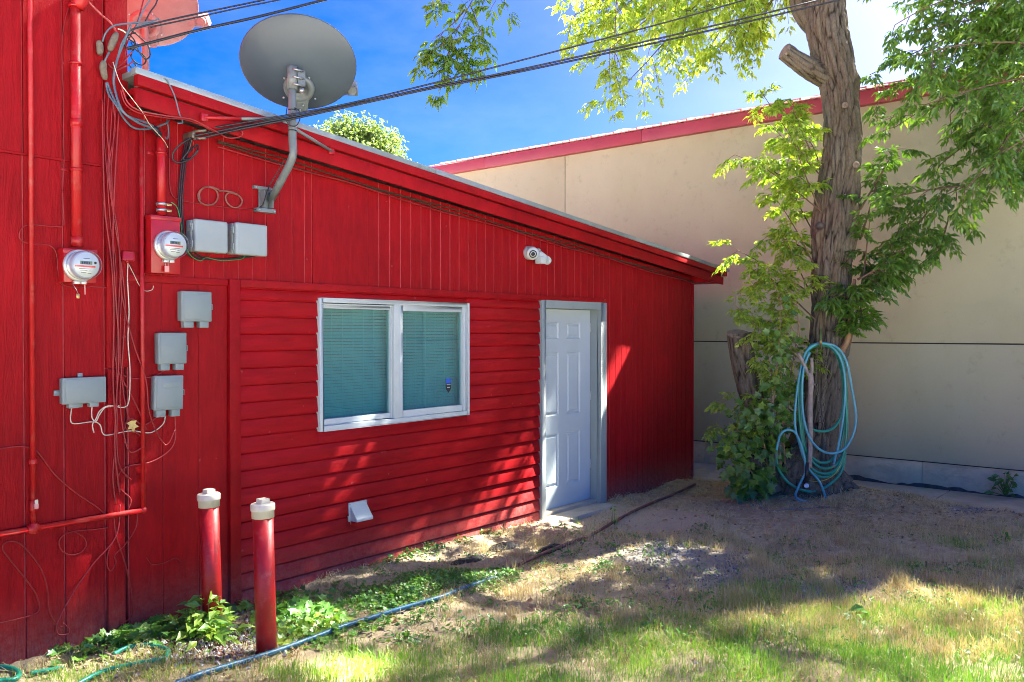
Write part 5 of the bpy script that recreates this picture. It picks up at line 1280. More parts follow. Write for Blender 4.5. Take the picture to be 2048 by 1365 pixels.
MB().tube(hose_path([(1600, 950), (1620, 962), (1645, 962), (1668, 950), (1684, 925)], HD - 0.03), 0.0035, 6).build('yellow_stripe', 'hose_yellow', gh)
bh = thing('garden_hose', 'light blue garden hose draped over the green coil on the trunk', 'garden hose', tuple(at(1640, 690, HD - 0.06)), 'garden hoses')
for i, pth in enumerate(([(1667, 929), (1678, 885), (1688, 820), (1690, 760), (1680, 715), (1655, 689), (1632, 689), (1612, 705), (1600, 745), (1592, 800), (1590, 850), (1600, 892), (1614, 932), (1640, 966), (1652, 998)],
                         [(1620, 1004), (1598, 1000), (1591, 990), (1600, 968), (1611, 940), (1605, 900), (1592, 868), (1575, 860), (1560, 872), (1552, 908)],
                         [(1640, 686), (1672, 694), (1692, 722), (1704, 780), (1712, 838), (1702, 880), (1680, 904), (1650, 905), (1625, 885), (1610, 850), (1604, 800), (1607, 740), (1620, 704)])):
    MB().tube(hose_path(pth, HD - 0.055 - 0.015 * i), 0.0118, 10).build('hose_length', 'hose_blue', bh)
for q in ((1667, 930), (1552, 909)):
    c = at(q[0], q[1], HD - 0.07); MB().cyl(c + Vector((0, 0, 0.012)), c - Vector((0, 0, 0.03)), 0.0155, seg=12).build('coupling', 'mast_grey', bh)
hk = thing('hose_hook', 'green painted metal hook on the trunk holding the hoses', 'hook', tuple(at(1641, 680, 8.66)))
a, b_ = at(1636, 662, 8.69), at(1645, 700, 8.69)
MB().tube([at(1641, 660, 8.70), at(1641, 698, 8.69)], 0.016, 4).build('back_plate', 'stem_green', hk)
MB().tube(smooth([at(1641, 690, 8.68), at(1641, 697, 8.55), at(1641, 690, 8.42), at(1641, 682, 8.40)], 4), 0.014, 6).build('arm', 'brass', hk)
def chain(pts, label):
    pts = [Vector(p) for p in pts]; path = smooth(pts, 12); L = sum((q - p).length for p, q in zip(path[:-1], path[1:])); n = int(L / 0.034)
    t = thing('chain', label, 'chain', tuple(path[0]), 'chains on the trunk')
    for i in range(n):
        f = i / n * (len(path) - 1); k = int(f); p = path[k].lerp(path[k + 1], f - k); u = (path[k + 1] - path[k]).normalized()
        sd_ = u.orthogonal().normalized() if i % 2 else u.cross(u.orthogonal()).normalized()
        ring = [p + u * 0.021 * math.cos(a) + sd_ * 0.011 * math.sin(a) for a in np.linspace(0, 2 * math.pi, 11)]
        MB().tube(ring, 0.0034, 5, cap=False).build('link', 'chain', t)
chain([at(1634, 697, 8.60), at(1632, 760, 8.62), at(1640, 830, 8.60), at(1637, 870, 8.60)], 'thin rusty chain hanging inside the hose coil, left strand')
chain([at(1648, 697, 8.60), at(1653, 745, 8.62), at(1646, 820, 8.60), at(1650, 890, 8.60)], 'thin rusty chain hanging inside the hose coil, right strand')
fs_ = thing('forked_stick', 'bare grey forked stick standing in front of the trunk', 'stick', tuple(at(1621, 930, 8.44)))
MB().tube(smooth([at(1619, 935, 8.46), at(1621, 880, 8.46), at(1620, 810, 8.44), at(1622, 762, 8.44), at(1619, 745, 8.44)], 4), [0.024] * 5 + [0.026] * 6 + [0.028] * 6, 12).build('stem', 'grey_wood', fs_)
MB().tube(smooth([at(1620, 755, 8.44), at(1608, 730, 8.44), at(1596, 706, 8.42)], 4), 0.018, 10).build('fork', 'grey_wood', fs_)
MB().tube(smooth([at(1620, 760, 8.44), at(1624, 740, 8.43), at(1623, 716, 8.42)], 4), 0.017, 10).build('fork', 'grey_wood', fs_)
MB().tube([at(1622, 775, 8.43), at(1629, 768, 8.41)], [0.012, 0.008], 8).build('twig_stub', 'grey_wood', fs_)
nz = thing('hose_nozzle', 'black hose nozzle with a silver ring at the foot of the tree', 'nozzle', tuple(at(1613, 975, 8.42)))
MB().tube([at(1614, 925, 8.45), at(1613, 965, 8.43)], 0.020, 12).build('nozzle_body', 'black_cable', nz)
c = at(1613, 972, 8.42); dv = (CAM - c).normalized()
MB().lathe([(0.022, -0.05), (0.026, 0.0), (0.026, 0.012), (0.016, 0.013), (0.014, 0.002), (0.002, 0.0)], c, dv, 20).build('nozzle_tip', 'black_cable', nz)
MB().lathe([(0.0235, 0.010), (0.0245, 0.010), (0.0245, 0.016), (0.0165, 0.016)], c, dv, 20).build('silver_ring', 'steel', nz)
MB().tube(smooth([at(1680, 706, 8.80), at(1694, 682, 8.72), at(1701, 640, 8.70), at(1705, 600, 8.72), at(1709, 560, 8.78)], 6), [0.034 - 0.0007 * i for i in range(25)], 14).build('sucker', 'young_bark', tree)

# ================================================================== FAR TREE
fb = at(712, 640, 26.0)
ft = thing('distant_tree', 'pale green tree top showing above the red roof edge', 'tree', (fb.x, fb.y, 0))
FL = Leaves(); fr_ = np.random.default_rng(41)
cl = [(668, 268, 0.55), (690, 255, 0.6), (715, 270, 0.6), (740, 262, 0.55), (762, 285, 0.6), (785, 280, 0.40), (700, 295, 0.8), (740, 305, 0.8), (660, 290, 0.7), (775, 305, 0.6), (720, 340, 1.2), (690, 340, 1.1), (760, 350, 1.1)]
for px, py, r in cl:
    c = np.array(at(px, py, 26 + fr_.uniform(-0.6, 0.6))); n = int(330 * r * r / 0.3)
    P = np.clip(fr_.normal(0, 0.42, (n, 3)), -0.75, 0.75) * r + c
    FL.compound(P, fr_.normal(0, 1, (n, 3)) + [0, 0, -0.2], fr_.uniform(0.06, 0.11, n), fr_.uniform(0.3, 1.0, n), fr_, k=3, aspect=0.6)
FL.mesh('crown', 'leaf_far', ft)
tt_ = MB(); tt_.tube([(fb.x, fb.y, -0.1), (fb.x + 0.1, fb.y, 3.0), (fb.x, fb.y + 0.1, 6.2)], [0.22, 0.17, 0.08], 10)
for px, py, r in cl[:10]: tt_.tube([Vector((fb.x + 0.1, fb.y, 4.6)), at(px, py, 26)], [0.06, 0.015], 6)
tt_.build('trunk', 'stem_brown', ft)

# ================================================================== CABLES
CB = -0.022
def cable(name, label, pts, r, mat, y=CB, sub=6, cat='cable', group='cables on the red wall', seg=7):
    P = smooth(pw(pts, y), sub)
    o = MB().tube(P, r * 0.82, seg).build(name, mat); tag(o, label, cat, group); return o
# overhead service drops
def overhead(label, pts, d0, d1, r, mat, tail):
    """points run outward from the wall; depth grows steadily along the run"""
    x0, x1 = pts[0][0], pts[-1][0]; P = []
    for p in pts:
        f = (p[0] - x0) / (x1 - x0); P.append(at(p[0], p[1], 1 / ((1 - f) / d0 + f / d1)))
    P = smooth(P, 6); o = MB().tube(P, r, 6).build('overhead_cable', mat); tag(o, label, 'cable', 'overhead cables'); return o
overhead('thin black overhead cable, uppermost of the three crossing before the tree', [(388, 263), (480, 247), (590, 228), (700, 207), (870, 166), (1000, 132), (1200, 80), (1350, 40), (1490, 0), (1800, -92), (2300, -250)], 5.02, 7.9, 0.0062, 'black_cable', None)
overhead('black overhead cable in the middle of the three crossing before the tree', [(390, 272), (480, 254), (590, 233), (700, 211), (870, 173), (1000, 148), (1200, 104), (1400, 58), (1640, 0), (1900, -66), (2300, -172)], 5.02, 7.9, 0.0072, 'black_cable', None)
overhead('black overhead cable, lowest of the three crossing before the tree', [(392, 279), (480, 259), (590, 237), (700, 213), (870, 176), (1000, 152), (1200, 110), (1400, 66), (1680, 0), (1900, -54), (2300, -156)], 5.02, 7.9, 0.0072, 'black_cable', None)
overhead('black overhead cable leaving the tall building corner, upper strand', [(262, 60), (310, 47), (400, 27), (530, 0), (700, -36), (1100, -125)], 4.55, 6.6, 0.0055, 'black_cable', None)
overhead('black overhead cable leaving the tall building corner, middle strand', [(300, 55), (390, 36), (480, 16), (560, 0), (700, -30), (1100, -120)], 4.60, 6.6, 0.0048, 'black_cable', None)
overhead('thick black overhead cable leaving the tall building corner, lowest strand', [(256, 97), (300, 86), (400, 60), (520, 33), (650, 0), (800, -36), (1200, -135)], 4.55, 6.6, 0.0085, 'black_cable', None)
br = on_y(386, 271, -0.10)
t = thing('cable_clamp', 'silver clamp bracket under the eave where the overhead cables end', 'clamp', (br.x, 0, br.z))
MB().box(br.x - 0.012, br.x + 0.010, -0.115, 0.0, br.z - 0.020, br.z + 0.022).build('bracket', 'chain', t, bevel=0.005)
for dz in (0.022, -0.022): MB().tube([(br.x + 0.0, -0.11, br.z + dz), (br.x + 0.05, -0.16, br.z + dz + 0.006)], 0.009, 10).build('jaw', 'chain', t)
# drip loop and drop below the clamp
cable('drip_loop', 'black cable loop hanging below the silver clamp', [(384, 275, -0.10), (360, 290, -0.08), (345, 310, -0.05), (352, 325, -0.05), (378, 320, -0.06), (395, 300, -0.07), (393, 290, -0.06), (372, 310, -0.05), (362, 322, -0.04)], 0.0065, 'black_cable')
cable('drip_loop', 'second black loop, tight to the right below the silver clamp', [(384, 278, -0.09), (378, 300, -0.07), (366, 318, -0.05), (380, 318, -0.06), (396, 300, -0.08), (390, 310, -0.07), (372, 322, -0.05)], 0.0060, 'black_cable')
for i, (dx, lab) in enumerate(((-4, 'left'), (0, 'middle'), (4, 'right'))):
    cable('drop_cable', 'black cable running down to the grey boxes, %s of three strands' % lab, [(377 + dx, 275), (367 + dx, 330), (361 + dx * 0.9, 400), (364 + dx * 0.7, 450), (372 + dx, 490), (395 + dx * 3, 515), (440 + dx * 3, 519), (470 + dx * 8, 520 - i * 3), (500 + i * 6, 512)], 0.0055, 'black_cable', y=-0.018 - 0.006 * (i % 2))
cable('ground_wire', 'green ground wire from the conduit clamps to the grey boxes', [(342, 405, -0.06), (352, 412, -0.055), (357, 424, -0.04), (362, 450, -0.03), (366, 480, -0.03), (380, 510, -0.03), (400, 522, -0.03), (413, 516, -0.03), (440, 521, -0.03), (480, 519, -0.03), (490, 513, -0.03)], 0.0032, 'green_cable')
# heavy blue-grey service wires at the corner
cable('service_wire', 'thick blue-grey service wire curving from the tall wall to the eave, outer strand', [(262, 50, -0.12), (250, 80, -0.10), (236, 115, -0.09), (228, 150, -0.09), (230, 180, -0.10), (245, 222, -0.16), (275, 245, -0.16), (300, 255, -0.12), (318, 262, -0.08)], 0.0080, 'blue_cable')
cable('service_wire', 'thick blue-grey service wire from the taped splice to the conduit top, upper strand', [(214, 165, -0.05), (222, 185, -0.06), (236, 212, -0.12), (255, 232, -0.14), (285, 243, -0.12), (305, 252, -0.10), (322, 268, -0.06)], 0.0075, 'blue_cable')
cable('service_wire', 'thick blue-grey service wire from the taped splice, lower hanging strand', [(212, 166, -0.05), (218, 190, -0.06), (235, 215, -0.12), (250, 240, -0.10), (270, 257, -0.08), (300, 258, -0.07), (330, 248, -0.07), (338, 242, -0.06)], 0.0072, 'blue_cable')
cable('service_wire', 'blue-grey wire from the weather head to the upper taped splice', [(176, 4, -0.07), (200, 28, -0.08), (220, 45, -0.09), (234, 66, -0.09)], 0.0070, 'pink_cable')
cable('service_wire', 'blue-grey wire arching between the two taped splices', [(205, 84, -0.06), (212, 66, -0.08), (228, 52, -0.10), (262, 47, -0.12), (300, 44, -0.14), (318, 38, -0.15)], 0.0062, 'blue_cable')
for lab, pts in (('pair of taped wire splices, the upper one by the tall wall', [(234, 66, -0.09), (226, 84, -0.085), (219, 102, -0.08)]), ('taped wire splice with blue end below the upper one', [(208, 122, -0.06), (206, 138, -0.055), (211, 160, -0.05)]), ('grey taped splice left of the other splices', [(197, 82, -0.05), (200, 96, -0.05), (199, 110, -0.05)])):
    P = smooth(pw(pts, -0.06), 3); o = MB().tube(P, [0.010, 0.016, 0.019, 0.019, 0.018, 0.016, 0.010][:len(P)], 10).build('wire_splice', 'tape'); tag(o, lab, 'splice', 'wire splices')
cable('service_wire', 'short blue-grey wire joining the two splices', [(219, 104, -0.075), (213, 115, -0.07), (209, 124, -0.06)], 0.0068, 'blue_cable')
cable('service_wire', 'blue-grey wire tail hooking up under the eave', [(322, 266, -0.07), (334, 278, -0.06), (337, 262, -0.055), (334, 240, -0.05)], 0.006, 'blue_cable')
o = MB().tube(smooth(pw([(305, 252, -0.09), (314, 264, -0.085), (322, 274, -0.07)], -0.08), 3), [0.010, 0.017, 0.019, 0.019, 0.018, 0.015, 0.009], 10).build('wire_splice', 'black_cable'); tag(o, 'black taped splice at the top of the short conduit', 'splice', 'wire splices')
# red painted wire bundle down the corner
bun = [[(218, 185), (214, 260), (222, 340), (228, 430), (240, 520), (236, 640), (233, 760), (234, 860), (226, 950), (232, 1010)],
       [(226, 190), (221, 270), (216, 350), (232, 450), (243, 560), (240, 680), (246, 780), (262, 850), (280, 872)],
       [(232, 220), (226, 290), (222, 380), (236, 470), (244, 590), (268, 690), (292, 760), (300, 830), (330, 890), (350, 860)],
       [(238, 225), (232, 320), (228, 400), (226, 500), (232, 600), (238, 700), (233, 800), (230, 900), (240, 990)],
       [(210, 180), (208, 270), (214, 350), (220, 440), (232, 540), (228, 680), (236, 740), (262, 790), (286, 840), (292, 860)],
       [(224, 185), (230, 260), (218, 330), (224, 410), (238, 500), (250, 600), (246, 700), (240, 800), (250, 880), (262, 905), (285, 895)],
       [(205, 200), (206, 300), (210, 420), (222, 520), (228, 620), (226, 760), (232, 850), (238, 930), (262, 960)]]
bl_ = ['outermost left', 'second', 'that bends right towards the lowest utility box', 'that runs straight down', 'that crosses to the right low down', 'that loops under the lowest utility box', 'behind the others at the far left']
for i, pts in enumerate(bun):
    cable('wall_wire', 'red painted wire in the corner bundle, strand ' + bl_[i], pts, 0.0048 if i % 3 else 0.0062, 'red_cable' if i % 2 == 0 else 'pink_cable' if i == 5 else 'red_cable', y=-0.030 - 0.004 * (i % 4))
cable('wall_wire', 'cream wire hanging from the small red cover down the wall', [(256, 526, -0.03), (255, 560), (258, 620), (256, 680), (260, 740), (258, 800), (248, 815), (218, 812), (200, 822), (192, 838), (185, 850), (188, 866)], 0.0042, 'white_cable', y=-0.034)
cable('wall_wire', 'short white wire curling beside the thin right riser', [(258, 530, -0.03), (268, 550), (278, 570), (290, 582), (304, 580), (307, 572)], 0.0030, 'white_cable', y=-0.022)
cable('wall_wire', 'white wire from the wide utility box looping to the bundle', [(144, 813, -0.02), (141, 840), (150, 848), (185, 844), (200, 850), (206, 868), (220, 870), (262, 862), (300, 866), (325, 850), (331, 833)], 0.0040, 'white_cable', y=-0.026)
cable('wall_wire', 'cream wire dropping from the wide utility box in a small curl', [(184, 813, -0.02), (184, 835), (192, 843), (199, 830), (212, 815), (240, 812)], 0.0040, 'white_cable', y=-0.030)
cable('wall_wire', 'red wire looping round the left meter', [(125, 380), (128, 440), (126, 452), (110, 454), (60, 450), (42, 460), (40, 478), (60, 488), (95, 490), (112, 505), (116, 540), (120, 565), (140, 574), (190, 574), (225, 578), (246, 595), (252, 640)], 0.0042, 'red_cable', y=-0.014)
cable('wall_wire', 'thin red wire beside the left conduit', [(140, 12), (130, 40), (124, 90), (126, 170), (127, 260), (128, 330), (125, 382)], 0.0036, 'red_cable', y=-0.012)
cable('wall_wire', 'red wire running diagonally below the wide utility box', [(-20, 902), (20, 895), (50, 894), (75, 905), (110, 950), (150, 985), (190, 1012), (212, 1030)], 0.0045, 'red_cable', y=-0.016)
cable('wall_wire', 'red wire making a tall loop at the lower left', [(-20, 1250), (30, 1240), (75, 1225), (76, 1200), (60, 1170), (20, 1120), (5, 1095), (20, 1083), (45, 1092), (80, 1135), (95, 1180), (98, 1220), (112, 1248), (125, 1255)], 0.0045, 'red_cable', y=-0.014)
cable('wall_wire', 'red wire in a round loop below the horizontal pipe', [(236, 1040), (215, 1055), (180, 1060), (150, 1063), (128, 1070), (118, 1085), (124, 1102), (140, 1110), (160, 1106), (172, 1092), (168, 1076), (150, 1064)], 0.0040, 'red_cable', y=-0.014)
cable('wall_wire', 'long pink wire curving from the bundle to the ground', [(240, 1010), (238, 1050), (225, 1085), (185, 1130), (150, 1180), (122, 1230), (113, 1255), (118, 1270), (135, 1268), (138, 1258), (125, 1246)], 0.0045, 'pink_cable', y=-0.030)
cable('wall_wire', 'red wire curving down to the ground right of the corner board', [(228, 1030), (232, 1070), (245, 1110), (258, 1160), (266, 1210), (262, 1235), (240, 1250)], 0.0045, 'red_cable', y=-0.022)
cable('wall_wire', 'tangled red wire loop below the pipe elbow', [(275, 1020), (272, 1055), (250, 1090), (230, 1110), (232, 1125), (222, 1142), (214, 1130), (218, 1100), (232, 1070), (228, 1045)], 0.0040, 'red_cable', y=-0.020)
cable('wall_wire', 'red wire curving out from the lowest utility box', [(350, 832), (350, 880), (335, 905), (300, 925), (260, 932), (240, 945), (235, 970), (248, 985), (262, 1000), (256, 1020)], 0.0042, 'pink_cable', y=-0.024)
cable('wall_wire', 'red wire from the middle utility box back to the bundle', [(330, 741, -0.02), (310, 752), (285, 757), (260, 757), (245, 750)], 0.0042, 'red_cable', y=-0.020)
cable('wall_wire', 'red wire pair curling under the lowest utility box', [(315, 833, -0.02), (300, 845), (285, 850), (262, 838), (250, 850), (256, 862), (275, 866)], 0.0040, 'pink_cable', y=-0.022)
cable('wall_wire', 'bent scrap of red wire on the lower panel', [(293, 1116), (300, 1126), (308, 1130), (330, 1126), (345, 1118), (352, 1117), (362, 1124)], 0.0032, 'red_cable', y=-0.010)
cable('coax_cable', 'brown coax cable from the conduit across to the dish bracket', [(338, 250), (339, 300), (339, 360), (342, 385), (352, 398), (375, 404), (420, 411), (460, 416), (490, 418), (507, 419)], 0.0040, 'red_cable', y=-0.010)
cable('coax_loop', 'brown coax cable coiled in a ring, left ring of two', [(438, 380), (420, 374), (404, 378), (396, 392), (402, 406), (418, 411), (432, 404), (436, 390), (428, 378), (410, 375), (399, 386), (400, 400)], 0.0068, 'coax_brown', y=-0.016, cat='cable coil', group='coax coils on the wall')
cable('coax_loop', 'brown coax cable coiled in a ring, right ring of two', [(438, 382), (455, 383), (472, 388), (484, 400), (480, 412), (468, 416), (456, 408), (451, 395), (458, 386), (474, 390)], 0.0068, 'coax_brown', y=-0.016, cat='cable coil', group='coax coils on the wall')
cable('dish_cable', 'black coax cable strapped along the bent dish pole', [(510, 420, -0.03), (525, 410, -0.06), (532, 390, -0.10), (540, 370, -0.16), (555, 345, -0.22), (570, 318, -0.27)], 0.0042, 'black_cable')
cable('dish_cable', 'black coax cable hanging in a small loop beside the dish pole', [(575, 210, -0.34), (572, 235, -0.34), (578, 250, -0.34), (592, 252, -0.35), (600, 238, -0.36), (598, 222, -0.36), (588, 216, -0.35)], 0.0040, 'black_cable')
cable('eave_wire', 'red wire pair sagging under the left end of the eave', [(243, 172, -0.2), (255, 205, -0.21), (280, 222, -0.215), (330, 232, -0.215), (363, 236, -0.212), (385, 240, -0.21), (410, 252, -0.20), (430, 262, -0.19), (455, 276, -0.18), (480, 274, -0.2), (485, 264, -0.21), (470, 258, -0.21)], 0.0052, 'pink_cable')
cable('eave_wire', 'red wire following just below the eave pair', [(241, 180, -0.2), (252, 210, -0.21), (280, 227, -0.213), (330, 236, -0.212), (370, 240, -0.205), (400, 250, -0.19), (440, 270, -0.17)], 0.0045, 'red_cable')
cable('eave_wire', 'grey wire hanging over the roof edge onto the fascia', [(280, 146, -0.1), (310, 156, -0.17), (330, 158, -0.21), (340, 172, -0.216), (350, 195, -0.216), (358, 225, -0.205), (363, 238, -0.20), (365, 246, -0.19), (355, 247, -0.17)], 0.0048, 'blue_cable')
cable('eave_wire', 'thin cream wire slanting down from the splices across the eave', [(226, 125, -0.07), (240, 165, -0.2), (262, 195, -0.22), (285, 225, -0.215), (300, 250, -0.15), (325, 278, -0.09), (336, 296, -0.03)], 0.0030, 'white_cable')
# bundle of loose wire running along under the rake
for i, lab in enumerate(('upper', 'middle', 'lowest')):
    P = []
    for k, u in enumerate(np.linspace(2.85, 9.1, 26)):
        P.append(Vector((u, -0.028 - 0.014 * ((i + 1) % 2) - 0.006 * random.random(), hb(u) - 0.012 - 0.016 * i - 0.020 * abs(math.sin(u * 1.9 + i)))))
    o = MB().tube(smooth(P, 3), 0.0055, 6).build('eave_bundle_wire', ('debris', 'debris', 'red_cable')[i]); tag(o, 'dusty wire running the length of the wall under the eave, %s strand' % lab, 'cable', 'wires under the eave')
# tangle at the tall building corner behind the splices
for i, (lab, pts, m_) in enumerate((('black wire looping below the pink dish arm', [(262, 60, -0.1), (280, 75, -0.1), (296, 92, -0.1), (300, 112, -0.1), (290, 118, -0.1), (276, 100, -0.1), (268, 80, -0.09), (256, 66, -0.08)], 'black_cable'),
                                  ('grey wire sweeping down from the overhead strands to the splices', [(310, 46, -0.15), (285, 50, -0.13), (262, 62, -0.11), (246, 82, -0.1), (238, 104, -0.09)], 'blue_cable'),
                                  ('dark wire knotted beside the tall building corner', [(250, 60, -0.09), (258, 78, -0.09), (270, 88, -0.09), (262, 100, -0.09), (250, 92, -0.08), (256, 72, -0.08), (272, 66, -0.09)], 'black_cable'),
                                  ('thin yellow-white wire at the upper splice', [(236, 58, -0.1), (246, 62, -0.1), (254, 68, -0.1)], 'white_cable'),
                                  ('red wire hanging in a bow between splice and roof corner', [(216, 128, -0.06), (228, 138, -0.07), (244, 128, -0.07), (256, 114, -0.06), (264, 104, -0.05)], 'red_cable'),
                                  ('dark wire looping out against the sky beside the tall building corner', [(262, 85, -0.05), (272, 100, -0.05), (284, 108, -0.05), (292, 120, -0.05), (286, 130, -0.05), (272, 126, -0.05), (262, 112, -0.05), (270, 95, -0.04)], 'black_cable'),
                                  ('dark wire dropping from the corner to the roof edge', [(258, 130, -0.05), (266, 140, -0.05), (274, 145, -0.06), (272, 132, -0.05), (266, 125, -0.05)], 'black_cable'),
                                  ('red cable curling past the roof corner', [(232, 142, -0.06), (245, 136, -0.06), (258, 130, -0.05), (266, 122, -0.05)], 'pink_cable'),
                                  ('dark red wire rising along the corner board', [(250, 120, -0.05), (252, 95, -0.06), (262, 70, -0.05), (275, 45, -0.05), (282, 20, -0.06), (292, -20, -0.07)], 'red_cable'),
                                  ('black wire rising steeply to the roof above the splices', [(272, 55, -0.12), (280, 35, -0.11), (290, 15, -0.10), (305, -10, -0.10), (320, -60, -0.10)], 'blue_cable'),
                                  ('second black wire rising steeply to the roof', [(290, 45, -0.13), (300, 25, -0.12), (312, 8, -0.12), (320, -20, -0.12)], 'black_cable'))):
    cable('corner_wire', lab, pts, 0.0050, m_, group='wires at the tall building corner')

# ================================================================== GROUND COVER
gr_ = np.random.default_rng(51)
def vnoise(x, y, f, seed=0.0):
    """cheap smooth noise 0..1"""
    r = np.random.default_rng(int(seed * 100) + 7); v = np.zeros_like(x)
    for k in range(7):
        a = r.uniform(0, 6.28); ff = f * r.uniform(0.6, 1.9)
        v += np.sin((x * math.cos(a) + y * math.sin(a)) * ff + r.uniform(0, 6.28) + 1.3 * np.sin((x * math.sin(a) - y * math.cos(a)) * ff * 0.7))
    return 0.5 + v / 7.0
def scatter(n, x0=1.2, x1=10.2, y0=-5.6, y1=0.0):
    x = gr_.uniform(x0, x1, n); y = gr_.uniform(y0, y1, n); z = gz(x, y)
    ok = (y < -0.02) & ~((x > 9.85)) & (np.hypot(x - tb.x, y - tb.y) > 0.42)
    ok &= ~((x > DX0 - 0.03) & (x < DX1 - 0.04) & (y > -0.2))
    x, y, z = x[ok], y[ok], z[ok]
    u, v = project(np.stack([x, y, z], 1)); return x, y, z, u, v
LB = np.array([(-900, 1345), (0, 1350), (200, 1348), (360, 1340), (520, 1325), (700, 1292), (900, 1270), (1060, 1256), (1250, 1238), (1400, 1205), (1560, 1190), (1750, 1200), (2048, 1205), (2900, 1210)])
def blades(name, x, y, z, h, w, lean, tint, mat, curl=0.6, parent=None):
    n = len(x); a = gr_.uniform(0, 2 * math.pi, n); b = gr_.uniform(0, 2 * math.pi, n)
    base = np.stack([x, y, z - 0.004], 1); side = np.stack([np.cos(a), np.sin(a), np.zeros(n)], 1) * (w / 2)[:, None]
    ld = np.stack([np.cos(b), np.sin(b), np.zeros(n)], 1)
    m = base + ld * (lean * h * 0.35)[:, None]; m[:, 2] += h * 0.58 * np.sqrt(np.clip(1 - (lean * 0.5) ** 2, 0.05, 1))
    t = base + ld * (lean * h)[:, None]; t[:, 2] += h * np.clip(1 - curl * lean ** 2, 0.06, 1.0)
    V = np.stack([base - side, base + side, m - side * 0.8, m + side * 0.8, t], 1).reshape(-1, 3)
    k = np.arange(n)[:, None] * 5
    F = np.concatenate([k + np.array([[0, 1, 3]]), k + np.array([[0, 3, 2]]), k + np.array([[2, 3, 4]])], 0)
    return np_mesh(name, V, F, mat, parent, np.repeat(np.clip(tint, 0, 1), 5))
# lawn
x, y, z, u, v = scatter(430000)
edge = np.interp(u, LB[:, 0], LB[:, 1])
dd = (v - edge) + 60 * (vnoise(x, y, 3.2, 1) - 0.5) + 40 * (vnoise(x, y, 9.0, 2) - 0.5)
dens = np.clip((dd + 25) / 60, 0, 1) * (0.35 + 0.65 * smoothstep(0.30, 0.55, vnoise(x, y, 7.0, 3)))
clump = np.zeros_like(dens)
for px, py, r, k in ((1075, 1262, 0.30, 1), (1560, 1175, 0.34, 0.7), (1810, 1118, 0.26, 0.6), (1925, 1095, 0.20, 0.7), (1460, 1185, 0.25, 0.5), (1700, 1240, 0.3, 0.7), (900, 1285, 0.25, 0.9), (1830, 1200, 0.25, 0.35), (1990, 1130, 0.3, 0.35), (1240, 1270, 0.3, 0.9), (330, 1330, 0.22, 0.8), (230, 1345, 0.25, 0.8), (1380, 1090, 0.2, 0.15), (1290, 1160, 0.2, 0.2)):
    g_ = on_z(px, py, 0); clump = np.maximum(clump, k * np.exp(-((x - g_.x) ** 2 + (y - g_.y) ** 2) / (r * 0.6) ** 2))
dens = np.maximum(dens, clump)
hl = np.array([(330, 1375), (468, 1332), (619, 1278), (742, 1236), (878, 1195), (990, 1156)])
dens = dens * np.where((u < 1000) & (np.abs(v - 6 - np.interp(u, hl[:, 0], hl[:, 1])) < 14), 0.25, 1.0)
dens = np.maximum(dens, 0.035 * smoothstep(0.5, 0.7, vnoise(x, y, 5.0, 8)) * (v > 1040))
near = smoothstep(-6.0, -4.6, y) * 0 + 1
ok = gr_.uniform(0, 1, len(x)) < dens * 0.85
x, y, z, u, v = x[ok], y[ok], z[ok], u[ok], v[ok]
h = gr_.uniform(0.035, 0.085, len(x)) * (0.7 + 0.6 * vnoise(x, y, 6, 4))
g = blades('grass', x, y, z, h, gr_.uniform(0.0022, 0.0045, len(x)), np.abs(gr_.normal(0.35, 0.35, len(x))), 0.42 + 0.55 * (vnoise(x, y, 3.0, 5) - 0.5) + gr_.normal(0, 0.18, len(x)), 'grass')
tag(g, 'thin green lawn grass in the foreground of the yard', 'grass', kind='stuff'); print('grass', len(x))
# dry stalks, mostly lying flat
x, y, z, u, v = scatter(300000)
pd = (0.12 + 0.88 * smoothstep(0.38, 0.62, vnoise(x, y, 3.5, 11))) * (0.15 + 0.85 * smoothstep(0.42, 0.6, vnoise(x, y, 17.0, 12)))
for px, py, rx, ry, rot in GRAVEL + SAND:
    g_ = on_z(px, py, 0); pd *= 1 - 0.75 * np.exp(-((x - g_.x) ** 2 / (rx * 0.8) ** 2 + (y - g_.y) ** 2 / (ry * 0.8) ** 2))
ok = gr_.uniform(0, 1, len(x)) < pd * 0.55
x, y, z = x[ok], y[ok], z[ok]
h = gr_.uniform(0.025, 0.10, len(x)); ln = np.clip(gr_.normal(1.05, 0.25, len(x)), 0.2, 1.4)
g = blades('dry_grass', x, y, z + 0.004, h, gr_.uniform(0.002, 0.0045, len(x)), ln, np.clip(0.2 + 0.9 * vnoise(x, y, 13.0, 14) + gr_.normal(0, 0.15, len(x)), 0, 1), 'straw', curl=0.85)
tag(g, 'dead straw-coloured grass lying over the dirt yard', 'dry grass', kind='stuff'); print('straw', len(x))
